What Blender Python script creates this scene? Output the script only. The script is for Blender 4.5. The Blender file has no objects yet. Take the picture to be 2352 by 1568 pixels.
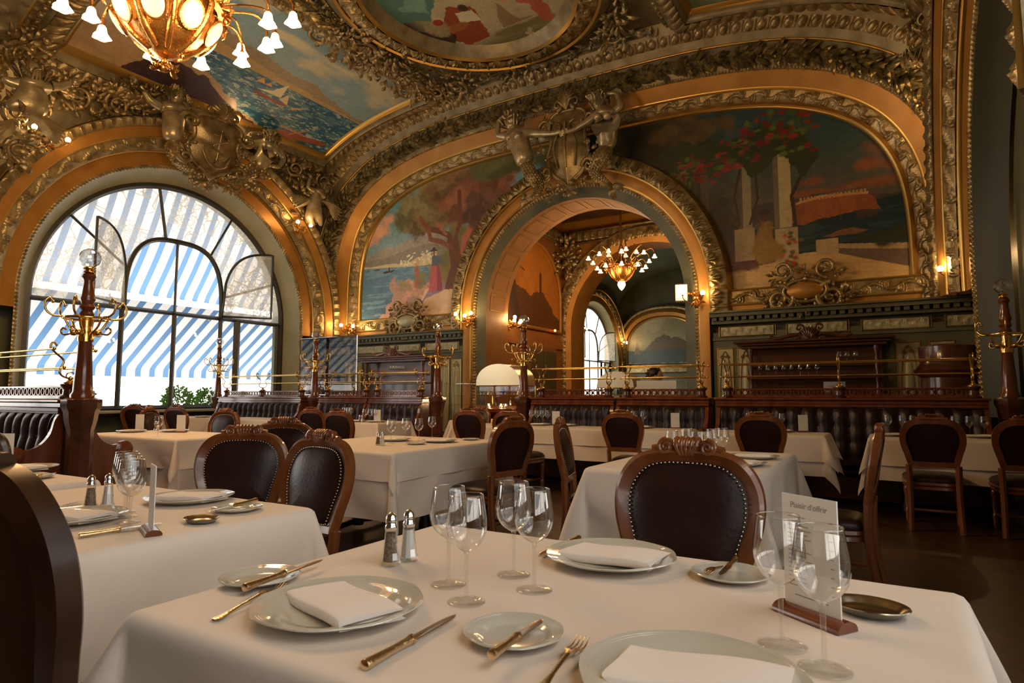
import bpy, math, random
import numpy as np
from mathutils import Vector, Matrix
sc = bpy.context.scene
COL = sc.collection
PI = math.pi
rnd = random.Random(7)
# ---------------------------------------------------------------- camera, sky, daylight, exposure
FPX, HZ, YAW, EYE = 1440.0, 907.0, math.radians(31.1), 1.2
TILT = math.atan((HZ - 784) / FPX)
cd = bpy.data.cameras.new('camera'); cam = bpy.data.objects.new('camera', cd); COL.objects.link(cam)
cd.sensor_width = 36; cd.lens = FPX / 2352 * 36; cd.clip_start = 0.05; cd.clip_end = 300
cam.location = (0, 0, EYE); cam.rotation_euler = (PI / 2 + TILT, 0, YAW)
cd.dof.use_dof = True; cd.dof.focus_distance = 3.2; cd.dof.aperture_fstop = 9
sc.camera = cam
w = bpy.data.worlds.new('sky'); sc.world = w; w.use_nodes = True
wn = w.node_tree.nodes; wn['Background'].inputs[0].default_value = (1.0, 0.93, 0.84, 1); wn['Background'].inputs[1].default_value = 4.2
sc.view_settings.view_transform = 'Standard'; sc.view_settings.look = 'None'
sc.view_settings.gamma = 1; sc.view_settings.use_curve_mapping = False
sc.view_settings.exposure = 0.28
cy = sc.cycles
cy.max_bounces = 10; cy.diffuse_bounces = 4; cy.glossy_bounces = 4; cy.transmission_bounces = 8; cy.transparent_max_bounces = 24
cy.sample_clamp_indirect = 4.0; cy.caustics_reflective = False; cy.caustics_refractive = False; cy.blur_glossy = 0.5

def portal(name, loc, rot, sx, sz):
    l = bpy.data.lights.new(name, 'AREA'); l.shape = 'RECTANGLE'; l.size = sx; l.size_y = sz; l.cycles.is_portal = True
    o = bpy.data.objects.new(name, l); COL.objects.link(o); o.location = loc; o.rotation_euler = rot
# openings to the sky (portals give no light of their own)
portal('window_portal', (-13.35, 7.75, 3.3), (0, -PI / 2, 0), 5.2, 5.8)
portal('window_portal', (-13.35, -0.05, 3.3), (0, -PI / 2, 0), 5.2, 5.8)
portal('window_portal', (1.75, .5, 3.3), (0, PI / 2, 0), 5.2, 5.8)
portal('window_portal', (-13.35, 29.5, 3.3), (0, -PI / 2, 0), 5.2, 5.8)

# camera pixel (2352 wide) -> point on a level plane; used to read off where things stand
_r = np.array([math.cos(YAW), math.sin(YAW), 0]); _f = np.array([-math.sin(YAW) * math.cos(TILT), math.cos(YAW) * math.cos(TILT), math.sin(TILT)]); _u = np.cross(_r, _f)
def at(u, v, z=0.762):
    d = _f + _r * (u - 1176) / FPX + _u * (784 - v) / FPX
    t = (z - EYE) / d[2]; return float(d[0] * t), float(d[1] * t)
def lamp(name, loc, watts, col=(1, .62, .28), size=.03, parent=None):
    l = bpy.data.lights.new(name, 'POINT'); l.energy = watts; l.color = col; l.shadow_soft_size = size
    o = bpy.data.objects.new(name, l); COL.objects.link(o); o.location = loc; o.parent = parent; return o

# ---------------------------------------------------------------- materials
def nt(name):
    m = bpy.data.materials.new(name); m.use_nodes = True; n = m.node_tree.nodes; b = n['Principled BSDF']; return m, n, m.node_tree.links, b
def mat(name, col, rough=.5, metal=0., col2=None, nscale=6., stretch=(1, 1, 1), bump=0., bscale=40., coat=0., detail=6., mixlo=.35, mixhi=.65, bdist=.01, spec=None, trans=0.):
    m, n, L, b = nt(name)
    b.inputs['Base Color'].default_value = (*col, 1); b.inputs['Roughness'].default_value = rough; b.inputs['Metallic'].default_value = metal
    if coat: b.inputs['Coat Weight'].default_value = coat; b.inputs['Coat Roughness'].default_value = .08
    if spec is not None: b.inputs['Specular IOR Level'].default_value = spec
    if trans: b.inputs['Transmission Weight'].default_value = trans
    tc = n.new('ShaderNodeTexCoord'); mp = n.new('ShaderNodeMapping'); L.new(tc.outputs['Object'], mp.inputs[0]); mp.inputs['Scale'].default_value = stretch
    if col2 is not None:
        t = n.new('ShaderNodeTexNoise'); t.inputs['Scale'].default_value = nscale; t.inputs['Detail'].default_value = detail; L.new(mp.outputs[0], t.inputs[0])
        r = n.new('ShaderNodeValToRGB'); r.color_ramp.elements[0].position = mixlo; r.color_ramp.elements[1].position = mixhi
        r.color_ramp.elements[0].color = (*col, 1); r.color_ramp.elements[1].color = (*col2, 1)
        L.new(t.outputs[0], r.inputs[0]); L.new(r.outputs[0], b.inputs['Base Color'])
    if bump:
        t2 = n.new('ShaderNodeTexNoise'); t2.inputs['Scale'].default_value = bscale; t2.inputs['Detail'].default_value = 4; L.new(mp.outputs[0], t2.inputs[0])
        bp = n.new('ShaderNodeBump'); bp.inputs['Strength'].default_value = bump; bp.inputs['Distance'].default_value = bdist
        L.new(t2.outputs[0], bp.inputs['Height']); L.new(bp.outputs[0], b.inputs['Normal'])
    return m
def emis(name, col, s):
    m, n, L, b = nt(name); b.inputs['Base Color'].default_value = (*col, 1)
    b.inputs['Emission Color'].default_value = (*col, 1); b.inputs['Emission Strength'].default_value = s; return m
def thin_glass(name, tint=(1, 1, 1), boost=1.6, base=.015, rough=.01, edge=.15):
    m, n, L, b = nt(name); n.remove(b); out = n['Material Output']
    tr = n.new('ShaderNodeBsdfTransparent'); tr.inputs[0].default_value = (*tint, 1)
    gl = n.new('ShaderNodeBsdfGlossy'); gl.inputs['Roughness'].default_value = rough; gl.inputs['Color'].default_value = (1, 1, 1, 1)
    lw = n.new('ShaderNodeLayerWeight'); lw.inputs[0].default_value = .5; fr = n.new('ShaderNodeMath'); fr.operation = 'POWER'; fr.inputs[1].default_value = 2.6; L.new(lw.outputs['Facing'], fr.inputs[0])
    mu = n.new('ShaderNodeMath'); mu.operation = 'MULTIPLY_ADD'; mu.inputs[1].default_value = boost; mu.inputs[2].default_value = base; mu.use_clamp = True
    e5 = n.new('ShaderNodeMath'); e5.operation = 'POWER'; e5.inputs[1].default_value = 6.; L.new(lw.outputs['Facing'], e5.inputs[0]); tm = n.new('ShaderNodeMix'); tm.data_type = 'RGBA'; L.new(e5.outputs[0], tm.inputs[0]); tm.inputs[6].default_value = (*tint, 1); tm.inputs[7].default_value = (edge, edge, edge * .95, 1); L.new(tm.outputs[2], tr.inputs[0])
    mx = n.new('ShaderNodeMixShader'); L.new(fr.outputs[0], mu.inputs[0]); L.new(mu.outputs[0], mx.inputs[0])
    L.new(tr.outputs[0], mx.inputs[1]); L.new(gl.outputs[0], mx.inputs[2]); L.new(mx.outputs[0], out.inputs[0]); return m
def lace_glass(name):
    m, n, L, b = nt(name); n.remove(b); out = n['Material Output']
    tc = n.new('ShaderNodeTexCoord')
    def vor(scale, lo, hi):
        v = n.new('ShaderNodeTexVoronoi'); v.feature = 'DISTANCE_TO_EDGE'; v.inputs['Scale'].default_value = scale; L.new(tc.outputs['Object'], v.inputs[0])
        r = n.new('ShaderNodeValToRGB'); r.color_ramp.elements[0].position = lo; r.color_ramp.elements[1].position = hi
        r.color_ramp.elements[0].color = (1, 1, 1, 1); r.color_ramp.elements[1].color = (0, 0, 0, 1); L.new(v.outputs['Distance'], r.inputs[0]); return r
    a = vor(11, .05, .09); c = vor(2.6, .012, .02)
    no = n.new('ShaderNodeTexNoise'); no.inputs['Scale'].default_value = 1.7; L.new(tc.outputs['Object'], no.inputs[0])
    th = n.new('ShaderNodeMath'); th.operation = 'GREATER_THAN'; th.inputs[1].default_value = .52; L.new(no.outputs[0], th.inputs[0])
    mu = n.new('ShaderNodeMath'); mu.operation = 'MULTIPLY'; L.new(a.outputs[0], mu.inputs[0]); L.new(th.outputs[0], mu.inputs[1])
    mx0 = n.new('ShaderNodeMath'); mx0.operation = 'MAXIMUM'; L.new(mu.outputs[0], mx0.inputs[0]); L.new(c.outputs[0], mx0.inputs[1])
    sc_ = n.new('ShaderNodeMath'); sc_.operation = 'MULTIPLY_ADD'; sc_.inputs[1].default_value = .4; sc_.inputs[2].default_value = .5; L.new(mx0.outputs[0], sc_.inputs[0])
    tr = n.new('ShaderNodeBsdfTransparent'); df = n.new('ShaderNodeBsdfDiffuse'); df.inputs[0].default_value = (.7, .64, .52, 1)
    tl = n.new('ShaderNodeBsdfTranslucent'); tl.inputs[0].default_value = (.7, .64, .52, 1)
    m0 = n.new('ShaderNodeMixShader'); m0.inputs[0].default_value = .5; L.new(df.outputs[0], m0.inputs[1]); L.new(tl.outputs[0], m0.inputs[2])
    mx = n.new('ShaderNodeMixShader'); L.new(sc_.outputs[0], mx.inputs[0]); L.new(tr.outputs[0], mx.inputs[1]); L.new(m0.outputs[0], mx.inputs[2]); L.new(mx.outputs[0], out.inputs[0]); return m
def awning_mat():
    m, n, L, b = nt('striped_canvas'); out = n['Material Output']
    tc = n.new('ShaderNodeTexCoord'); sp = n.new('ShaderNodeSeparateXYZ'); L.new(tc.outputs['Object'], sp.inputs[0])
    md = n.new('ShaderNodeMath'); md.operation = 'PINGPONG'; md.inputs[1].default_value = .17; L.new(sp.outputs['Y'], md.inputs[0])
    gt = n.new('ShaderNodeMath'); gt.operation = 'GREATER_THAN'; gt.inputs[1].default_value = .1; L.new(md.outputs[0], gt.inputs[0])
    mc = n.new('ShaderNodeMix'); mc.data_type = 'RGBA'; L.new(gt.outputs[0], mc.inputs[0]); mc.inputs[6].default_value = (.95, .95, .95, 1); mc.inputs[7].default_value = (.15, .29, .52, 1)
    n.remove(b); df = n.new('ShaderNodeBsdfDiffuse'); tl = n.new('ShaderNodeBsdfTranslucent'); mx = n.new('ShaderNodeMixShader'); mx.inputs[0].default_value = .35
    L.new(mc.outputs[2], df.inputs[0]); L.new(mc.outputs[2], tl.inputs[0]); L.new(df.outputs[0], mx.inputs[1]); L.new(tl.outputs[0], mx.inputs[2]); L.new(mx.outputs[0], out.inputs[0]); return m
def painted(name='painted_canvas'):
    m, n, L, b = nt(name); b.inputs['Roughness'].default_value = .42
    a = n.new('ShaderNodeVertexColor'); a.layer_name = 'Col'
    tc = n.new('ShaderNodeTexCoord'); t = n.new('ShaderNodeTexNoise'); t.inputs['Scale'].default_value = 14; t.inputs['Detail'].default_value = 8; L.new(tc.outputs['Object'], t.inputs[0])
    mx = n.new('ShaderNodeMix'); mx.data_type = 'RGBA'; mx.blend_type = 'OVERLAY'; mx.inputs[0].default_value = .3
    L.new(a.outputs[0], mx.inputs[6]); L.new(t.outputs[0], mx.inputs[7]); L.new(mx.outputs[2], b.inputs['Base Color']); return m
def parquet():
    m, n, L, b = nt('oak_parquet'); b.inputs['Roughness'].default_value = .35
    tc = n.new('ShaderNodeTexCoord'); mp = n.new('ShaderNodeMapping'); mp.inputs['Rotation'].default_value = (0, 0, PI / 4); L.new(tc.outputs['Object'], mp.inputs[0])
    br = n.new('ShaderNodeTexBrick'); br.inputs['Scale'].default_value = 1.0; br.inputs['Brick Width'].default_value = .7; br.inputs['Row Height'].default_value = .11; br.inputs['Mortar Size'].default_value = .004
    br.inputs['Color1'].default_value = (.085, .042, .018, 1); br.inputs['Color2'].default_value = (.055, .026, .012, 1); br.inputs['Mortar'].default_value = (.01, .006, .003, 1)
    L.new(mp.outputs[0], br.inputs[0]); L.new(br.outputs[0], b.inputs['Base Color']); return m

GP = mat('antique_gilt_plaster', (.19, .12, .04), .3, .6, (.50, .38, .18), 5, bump=.5, bscale=45, bdist=.012, mixlo=.3, mixhi=.7)
GL = mat('pale_gilt_plaster', (.20, .155, .075), .42, .35, (.36, .29, .16), 4, bump=.25, bscale=60)  # ground darkened in colour, standing in for shade behind the raised ornament
GO = mat('orange_gilt_band', (.42, .185, .03), .42, .35, (.52, .25, .05), 2.5, bump=.1, bscale=30)
GB = mat('bright_gilt_bead', (.55, .34, .09), .3, .85)
GD = mat('bronze_leaf_gilt', (.10, .075, .03), .3, .6, (.34, .26, .11), 6, bump=.4, bscale=40)
OL = mat('olive_painted_panelling', (.105, .105, .05), .5, 0, (.15, .145, .075), 2, bump=.06)
OD = mat('dark_olive_paint', (.05, .055, .028), .5)
CR = mat('cream_gilt_panel', (.42, .38, .22), .4, .2, (.52, .48, .3), 5, bump=.3, bscale=50)
CREAM = mat('cream_reveal_paint', (.40, .36, .21), .55, 0, (.46, .42, .26), 2)
WD = mat('walnut_chair_wood', (.12, .032, .008), .3, 0, (.22, .066, .015), 9, (1, 1, .18), bump=.05, coat=.5)
MH = mat('dark_mahogany', (.065, .018, .008), .25, 0, (.12, .035, .014), 8, (.15, 1, 1), coat=.5)
MH2 = mat('polished_mahogany', (.13, .03, .012), .2, 0, (.2, .055, .02), 8, (1, 1, .15), coat=.6)
LE = mat('oxblood_leather', (.016, .006, .005), .36, 0, (.03, .011, .008), 5, bump=.25, bscale=70, bdist=.004, coat=.0, spec=.3)
BR = mat('polished_brass', (.83, .55, .17), .16, 1.)
CL = mat('white_linen', (.80, .68, .565), .75, 0, bump=.08, bscale=350, bdist=.002)
NP = mat('white_napkin_linen', (.86, .77, .69), .8, 0, bump=.1, bscale=400, bdist=.002)
PO = mat('glazed_porcelain', (.60, .56, .455), .08, 0, coat=.6)
SV = mat('polished_silver', (.74, .68, .58), .17, 1.)
GS = mat('gilded_silver', (.78, .58, .34), .22, 1., bump=.15, bscale=90)
CHR = mat('chrome', (.8, .8, .8), .1, 1.)
PEW = mat('pewter', (.42, .36, .28), .2, 1.)
TG = thin_glass('wine_glass_bowl', (.965, .97, .965), boost=1.0, base=.10)
TS = thin_glass('wine_glass_stem', (.95, .95, .93), boost=.9, base=.08, edge=.4)
TF = thin_glass('wine_glass_foot', (.97, .97, .96), boost=.28, base=.04, edge=.9)
TW = thin_glass('window_glass', (.97, .99, 1), .6, .03)
CG = thin_glass('cut_crystal', (.88, .92, .95), boost=.9, base=.3, rough=.05)
LG = lace_glass('etched_lace_glass')
AW = awning_mat(); PT = painted()
FLR = parquet()
IR = mat('dark_window_iron', (.06, .055, .04), .45, .3)
NAIL = mat('nickel_nailheads', (.7, .62, .5), .25, 1.)
PEP = mat('ground_pepper', (.12, .08, .05), .9, 0, (.3, .24, .18), 200)
SALT = mat('table_salt', (.75, .74, .7), .9)
CARD = mat('white_menu_card', (.8, .78, .72), .5)
INK = mat('grey_ink', (.3, .25, .22), .6)
BULB = emis('lit_bulb', (1, .66, .3), 22)
TULIP = emis('lit_frosted_shade', (1, .66, .32), 4)
PANEL = emis('lit_opal_panel', (1, .6, .28), 1.15)
BRZ = mat('gilt_bronze', (.45, .2, .05), .25, .9, (.65, .33, .09), 12, bump=.5, bscale=40)
GREEN = mat('box_leaf', (.10, .26, .04), .6, 0, (.2, .4, .08), 20)
DARK = mat('near_black_wood', (.012, .005, .003), .4)

# ---------------------------------------------------------------- mesh builder
class M:
    def __init__(s): s.v = []; s.f = []; s.n = 0
    def add(s, v, f, mx=None):
        v = np.asarray(v, float)
        if mx is not None:
            mx = np.array(mx); v = v @ mx[:3, :3].T + mx[:3, 3]
        s.v.append(v); n = s.n; s.f.extend([tuple(i + n for i in q) for q in f]); s.n += len(v); return s
    def grid(s, P, cu=False, cv=False, mx=None, keep=None, flip=False):
        P = np.asarray(P, float); a, b = P.shape[:2]
        I = np.arange(a if cu else a - 1); J = np.arange(b if cv else b - 1); i, j = np.meshgrid(I, J, indexing='ij')
        if keep is not None: k = keep[i, j]; i, j = i[k], j[k]
        i = i.ravel(); j = j.ravel(); i2 = (i + 1) % a; j2 = (j + 1) % b
        q = np.stack([i * b + j, i2 * b + j, i2 * b + j2, i * b + j2], 1)
        if flip: q = q[:, ::-1]
        return s.add(P.reshape(-1, 3), q.tolist(), mx)
    def box(s, x0, x1, y0, y1, z0, z1, c=0., mx=None):
        if c <= 0:
            v = [(x, y, z) for x in (x0, x1) for y in (y0, y1) for z in (z0, z1)]
            return s.add(v, [(0, 1, 3, 2), (4, 6, 7, 5), (0, 4, 5, 1), (2, 3, 7, 6), (0, 2, 6, 4), (1, 5, 7, 3)], mx)
        R = []
        for z, k in ((z0, c), (z0 + c, 0), (z1 - c, 0), (z1, c)):
            xa, xb, ya, yb, q = x0 + k, x1 - k, y0 + k, y1 - k, c * .6
            R.append([(xa + q, ya, z), (xb - q, ya, z), (xb, ya + q, z), (xb, yb - q, z), (xb - q, yb, z), (xa + q, yb, z), (xa, yb - q, z), (xa, ya + q, z)])
        v = [p for r in R for p in r]; f = []
        for a in range(3):
            for b in range(8): f.append((a * 8 + b, a * 8 + (b + 1) % 8, a * 8 + 8 + (b + 1) % 8, a * 8 + 8 + b))
        f.append(tuple(range(7, -1, -1))); f.append(tuple(range(24, 32))); return s.add(v, f, mx)
    def lathe(s, pr, n=24, c=(0, 0, 0), mx=None, a0=0, a1=2 * PI, sx=1, sy=1):
        pr = np.array(pr, float); full = abs(a1 - a0 - 2 * PI) < 1e-6; A = np.linspace(a0, a1, n, endpoint=not full)
        P = np.stack([pr[:, None, 0] * np.cos(A) * sx + c[0], pr[:, None, 0] * np.sin(A) * sy + c[1], np.repeat(pr[:, 1:2] + c[2], n, 1)], 2)
        return s.grid(P, cv=full, mx=mx, flip=True)
    def tube(s, pts, r, n=8, closed=False, mx=None, cap=True, flat=1.):
        p = np.array(pts, float); m = len(p); r = np.full(m, r) if np.isscalar(r) else np.array(r, float)
        t = np.roll(p, -1, 0) - np.roll(p, 1, 0) if closed else np.gradient(p, axis=0)
        t /= np.linalg.norm(t, axis=1)[:, None] + 1e-12
        ref = np.array([0, 0, 1.]) if abs(t[0][2]) < .9 else np.array([1., 0, 0]); u = np.cross(t[0], ref); u /= np.linalg.norm(u); U = []
        for k in range(m):
            u = u - t[k] * (u @ t[k]); u /= np.linalg.norm(u) + 1e-12; U.append(u)
        U = np.array(U); V = np.cross(t, U); A = np.arange(n) * 2 * PI / n
        P = p[:, None] + r[:, None, None] * (np.cos(A)[None, :, None] * U[:, None] * flat + np.sin(A)[None, :, None] * V[:, None])
        n0 = s.n; s.grid(P, cu=closed, cv=True, mx=mx)
        if cap and not closed: s.f.append(tuple(n0 + k for k in range(n))); s.f.append(tuple(n0 + (m - 1) * n + k for k in range(n - 1, -1, -1)))
        return s
    def ball(s, c, r, n=12, mx=None, sq=(1, 1, 1)):
        a = np.linspace(-PI / 2, PI / 2, n // 2 + 2); A = np.arange(n) * 2 * PI / n; r = np.array([r, r, r]) * np.array(sq)
        P = np.stack([np.cos(a)[:, None] * np.cos(A) * r[0] + c[0], np.cos(a)[:, None] * np.sin(A) * r[1] + c[1], np.repeat(np.sin(a)[:, None], n, 1) * r[2] + c[2]], 2)
        return s.grid(P, cv=True, mx=mx, flip=True)
    def prism(s, poly, y0, y1, mx=None):
        """outline in xz, extruded in y"""
        k = len(poly); v = [(x, y0, z) for x, z in poly] + [(x, y1, z) for x, z in poly]
        return s.add(v, [tuple(range(k)), tuple(range(2 * k - 1, k - 1, -1))] + [(i, i + k, (i + 1) % k + k, (i + 1) % k) for i in range(k)], mx)
    def join(s, o, mx=None):
        for v in [np.concatenate(o.v)]: s.add(v, o.f, mx)
        return s
    def mesh(s, name, m, ang=40):
        me = bpy.data.meshes.new(name); me.from_pydata(np.concatenate(s.v).tolist(), [], s.f); me.materials.append(m)
        me.polygons.foreach_set('use_smooth', [True] * len(me.polygons))
        if ang < 180: me.set_sharp_from_angle(angle=math.radians(ang))
        return me
    def build(s, name, m, parent=None, ang=40, loc=None, rz=None):
        o = bpy.data.objects.new(name, s.mesh(name, m, ang)); COL.objects.link(o); o.parent = parent
        if loc is not None: o.location = loc
        if rz is not None: o.rotation_euler = (0, 0, rz)
        return o
def struct(o): o['kind'] = 'structure'; return o
def tag(o, label, cat, group=None, kind=None):
    o['label'] = label; o['category'] = cat
    if group: o['group'] = group
    if kind: o['kind'] = kind
    return o
def thing(name, label, cat, loc=(0, 0, 0), rz=0, group=None):
    o = bpy.data.objects.new(name, None); COL.objects.link(o); o.location = loc; o.rotation_euler = (0, 0, rz); return tag(o, label, cat, group)
def dup(o, loc, rz=0, label=None, group=None, scale=None):
    def rec(a, par):
        b = a.copy(); COL.objects.link(b)
        if par is not None: b.parent = par
        for ch in list(a.children): rec(ch, b)
        return b
    r = rec(o, None); r.location = loc; r.rotation_euler = (0, 0, rz)
    if label: r['label'] = label
    if group: r['group'] = group
    if scale: r.scale = scale
    return r
def T(x=0, y=0, z=0, rx=0, ry=0, rz=0, s=1):
    return Matrix.Translation((x, y, z)) @ Matrix.Rotation(rz, 4, 'Z') @ Matrix.Rotation(ry, 4, 'Y') @ Matrix.Rotation(rx, 4, 'X') @ (Matrix.Diagonal((s, s, s, 1)) if np.isscalar(s) else Matrix.Diagonal((*s, 1)))
def bez(P, n=12):
    P = np.array(P, float); out = []; k = len(P)
    Q = np.vstack([2 * P[0] - P[1], P, 2 * P[-1] - P[-2]])
    for i in range(k - 1):
        a, b, c, d = Q[i:i + 4]
        for t in np.linspace(0, 1, n, endpoint=False): out.append(.5 * ((2 * b) + (c - a) * t + (2 * a - 5 * b + 4 * c - d) * t ** 2 + (3 * b - a - 3 * c + d) * t ** 3))
    out.append(P[-1]); return np.array(out)
def spiral(c, r0, turns, d=1, a0=0, n=28, ax=(0, 2), shrink=.15):
    """flat volute in the plane of the axes ax, starting at radius r0"""
    out = []
    for k in range(n + 1):
        t = k / n; a = a0 + d * turns * 2 * PI * t; r = r0 * (1 - (1 - shrink) * t); p = list(c); p[ax[0]] += r * math.cos(a); p[ax[1]] += r * math.sin(a); out.append(p)
    return out
# ---------------------------------------------------------------- relief patterns h(s, t), s along in metres, t across 0..1
def frac(x): return x - np.floor(x)
def r_egg(p): return lambda s, t: np.sqrt(np.clip(1 - ((frac(s / p) - .5) / .34) ** 2 - ((t - .5) / .44) ** 2, 0, 1)) + .55 * np.exp(-(np.minimum(frac(s / p), 1 - frac(s / p)) / .05) ** 2) * (t > .1) * (t < .95)
def r_gad(p, slant=0.): return lambda s, t: np.clip(np.sin(PI * frac(s / p + slant * t)), 0, 1) ** .5 * np.clip(1.25 - np.abs(t - .5) * 2.3, 0, 1) ** .5
def r_rope(p): return lambda s, t: (.5 + .5 * np.sin(2 * PI * (s / p + t))) * np.sin(PI * t) ** .5
def r_bead(p): return lambda s, t: np.sqrt(np.clip(1 - ((frac(s / p) - .5) / .42) ** 2 - ((t - .5) / .45) ** 2, 0, 1))
def r_shell(p):
    def h(s, t):
        x = (frac(s / p) - .5) * 2; y = t * 1.15 + .02; r = np.hypot(x * .9, y); a = np.arctan2(x, y)
        sh = (.6 + .4 * np.cos(11 * a)) * np.clip((.92 - r) * 8, 0, 1) * np.clip(r * 6, 0, 1)
        x2 = 1 - np.abs(x); return np.maximum(sh, .7 * np.exp(-(x2 / .13) ** 2) * (.6 + .4 * np.cos(9 * t * PI)))
    return h
def r_vine(p, w_=1.):
    def h(s, t):
        x = s / p * 2 * PI; c = .5 + .22 * np.sin(x); d = t - c
        st = np.exp(-(d / .07) ** 2); cu = np.where(np.cos(x) > 0, 1, -1)
        cx = (frac(s / p + .25) * 2 % 1 - .5) ; r = np.hypot(cx * 1.2, (t - .5 + .18 * np.where(np.sin(x + PI / 2) > 0, 1, -1)) * 1.1)
        sp = .5 + .5 * np.cos(26 * r + 2.5 * np.arctan2(t - .5, cx)); lf = np.clip(1 - r / .42, 0, 1) ** .5 * (.35 + .65 * sp)
        return np.maximum(st, lf) * np.clip(np.minimum(t, 1 - t) * 10, 0, 1)
    return h
def r_acan(p):
    def h(s, t):
        x = frac(s / p); lob = .5 + .5 * np.cos(2 * PI * (5 * t - 3.2 * np.abs(x - .5))); mid = np.exp(-((x - .5) / .06) ** 2)
        env = np.clip(1.1 - np.abs(x - .5) * 2 * (.6 + .8 * t), 0, 1); return np.maximum(env * (.35 + .65 * lob), mid) * np.clip(np.minimum(t, 1 - t) * 12, 0, 1)
    return h
def band(A, B, fn, amp, toward, ns=None, nt_=10, bulge=0., closed=False, mm=None):
    """relief strip between two matching curves A, B (N,3); toward: point the relief faces"""
    A = np.asarray(A, float); B = np.asarray(B, float); mid = (A + B) / 2
    if closed: A = np.vstack([A, A[:1]]); B = np.vstack([B, B[:1]]); mid = (A + B) / 2
    s = np.concatenate([[0], np.cumsum(np.linalg.norm(np.diff(mid, axis=0), axis=1))]); L_ = s[-1]
    if ns: S = np.linspace(0, L_, int(ns)); A = np.stack([np.interp(S, s, A[:, k]) for k in range(3)], 1); B = np.stack([np.interp(S, s, B[:, k]) for k in range(3)], 1); s = S
    t = np.linspace(0, 1, nt_ + 1); P = A[:, None] * (1 - t)[None, :, None] + B[:, None] * t[None, :, None]
    tu = np.gradient(P, axis=0); tv = np.repeat((B - A)[:, None], nt_ + 1, 1); N = np.cross(tu, tv); N /= np.linalg.norm(N, axis=2)[..., None] + 1e-9
    tw = np.asarray(toward, float) - P; sg = np.sign((N * tw).sum(2).mean()); N *= sg
    H = amp * (fn(s[:, None], t[None, :]) if fn else 0 * s[:, None] * t) + bulge * np.sin(PI * t)[None, :] ** .6
    P = P + N * H[..., None]; mm = mm or M(); mm.grid(P, flip=sg < 0); return mm
# ================================================================ THE ROOM
CX, HW, VA, VZ, VN = -5.85, 7.35, 3.65, 4.5, 3.3
def zv(x): return VZ + VA * np.clip(1 - (np.abs(x - CX) / HW) ** VN, 0, 1) ** (1 / VN)
def xv(z): return HW * np.clip(1 - (np.clip(z - VZ, 0, VA) / VA) ** VN, 0, 1) ** (1 / VN)     # half width of the vault at height z
def sup(c, hw, z0, a, n, zb, N=160):
    """arch outline in a plane: (h, z) from left foot up and over to right foot"""
    th = np.linspace(PI, 0, N); c_, s_ = np.cos(th), np.sin(th)
    h = c + hw * np.sign(c_) * np.abs(c_) ** (2 / n); z = z0 + a * s_ ** (2 / n)
    k = np.linspace(0, 1, 24, endpoint=False)
    h = np.concatenate([np.full(24, c - hw), h, np.full(24, c + hw)]); z = np.concatenate([zb + (z0 - zb) * k, z, z0 - (z0 - zb) * (k + 1 / 24)])
    return h, z
fl = M(); fl.box(-13.6, 2.3, -6.2, 34, -.1, 0); struct(fl.build('floor', FLR))

# ---- the barrel vault with openings for the window lunettes
th = np.linspace(PI, 0, 141); vx = CX + HW * np.sign(np.cos(th)) * np.abs(np.cos(th)) ** (2 / VN); vz = VZ + VA * np.sin(th) ** (2 / VN)
def vault(name, y0, y1, cys, m, ny=90, ro=3.8):
    Y = np.linspace(y0, y1, ny); P = np.stack([np.repeat(vx[:, None], ny, 1), np.repeat(Y[None], 141, 0), np.repeat(vz[:, None], ny, 1)], 2)
    kp = np.ones((141, ny), bool)
    for c in cys: kp &= ~(((P[..., 1] - c) ** 2 + (P[..., 2] - 2.95) ** 2 < ro ** 2) & (np.abs(P[..., 0] - CX) > 5))
    mm = M(); mm.grid(P, keep=kp); return struct(mm.build(name, m))
vault('ceiling', -6.1, 11.15, (7.75, -.05), GL)
rf = M(); rf.box(-13.9, 2.2, -6.3, 12, 8.6, 8.7); struct(rf.build('ceiling_slab', OD))

# ---- wall facing the camera: mouldings stepping out from the murals to the vault
MC, MHW, MA, MZ = -5.75, 6.1, 3.55, 3.15
def ringB(o, y, zb=2.72):
    n = 3.6 - .3 * min(o, 1.3) / 1.3; h, z = sup(MC - .08 * min(o, 1.3), MHW + o, MZ, MA + o * .93, n, zb, 420); return np.stack([h, np.full_like(h, y), z], 1)
TW_ = (-5.8, 4, 3)
RB = [('bright gold', 0, 12.0, .05, 11.9, GB, None, 0, .02), (0, .05, 11.9, .12, 11.95, GO, None, 0, .0), (0, .12, 11.95, .32, 11.85, GP, r_vine(.42), .04, .01), (0, .32, 11.85, .36, 11.8, GB, None, 0, .015),
      (0, .36, 11.8, .62, 11.66, GO, None, 0, .0), (0, .62, 11.66, .67, 11.6, GP, r_bead(.06), .02, .0), (0, .67, 11.6, 1.03, 11.38, GL, None, 0, -.02), (0, 1.03, 11.38, 1.07, 11.34, GB, None, 0, .02),
      (0, 1.07, 11.34, 1.2, 11.26, GL, None, 0, .0), (0, 1.2, 11.26, 1.36, 11.12, GP, r_egg(.22), .05, .0)]
RB[0] = (0, 0, 12.0, .05, 11.9, GB, None, 0, .02)
ti = [0]
def trim(mm, m, ang=40):
    ti[0] += 1; return struct(mm.build('trim_%d' % ti[0], m, ang=ang))
for _, o0, y0, o1, y1, m, fn, amp, bl in RB:
    trim(band(ringB(o0, y0), ringB(o1, y1), fn, amp, TW_, ns=2600 if fn else 400, nt_=10 if fn else 4, bulge=bl), m, 180 if fn else 40)

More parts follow.
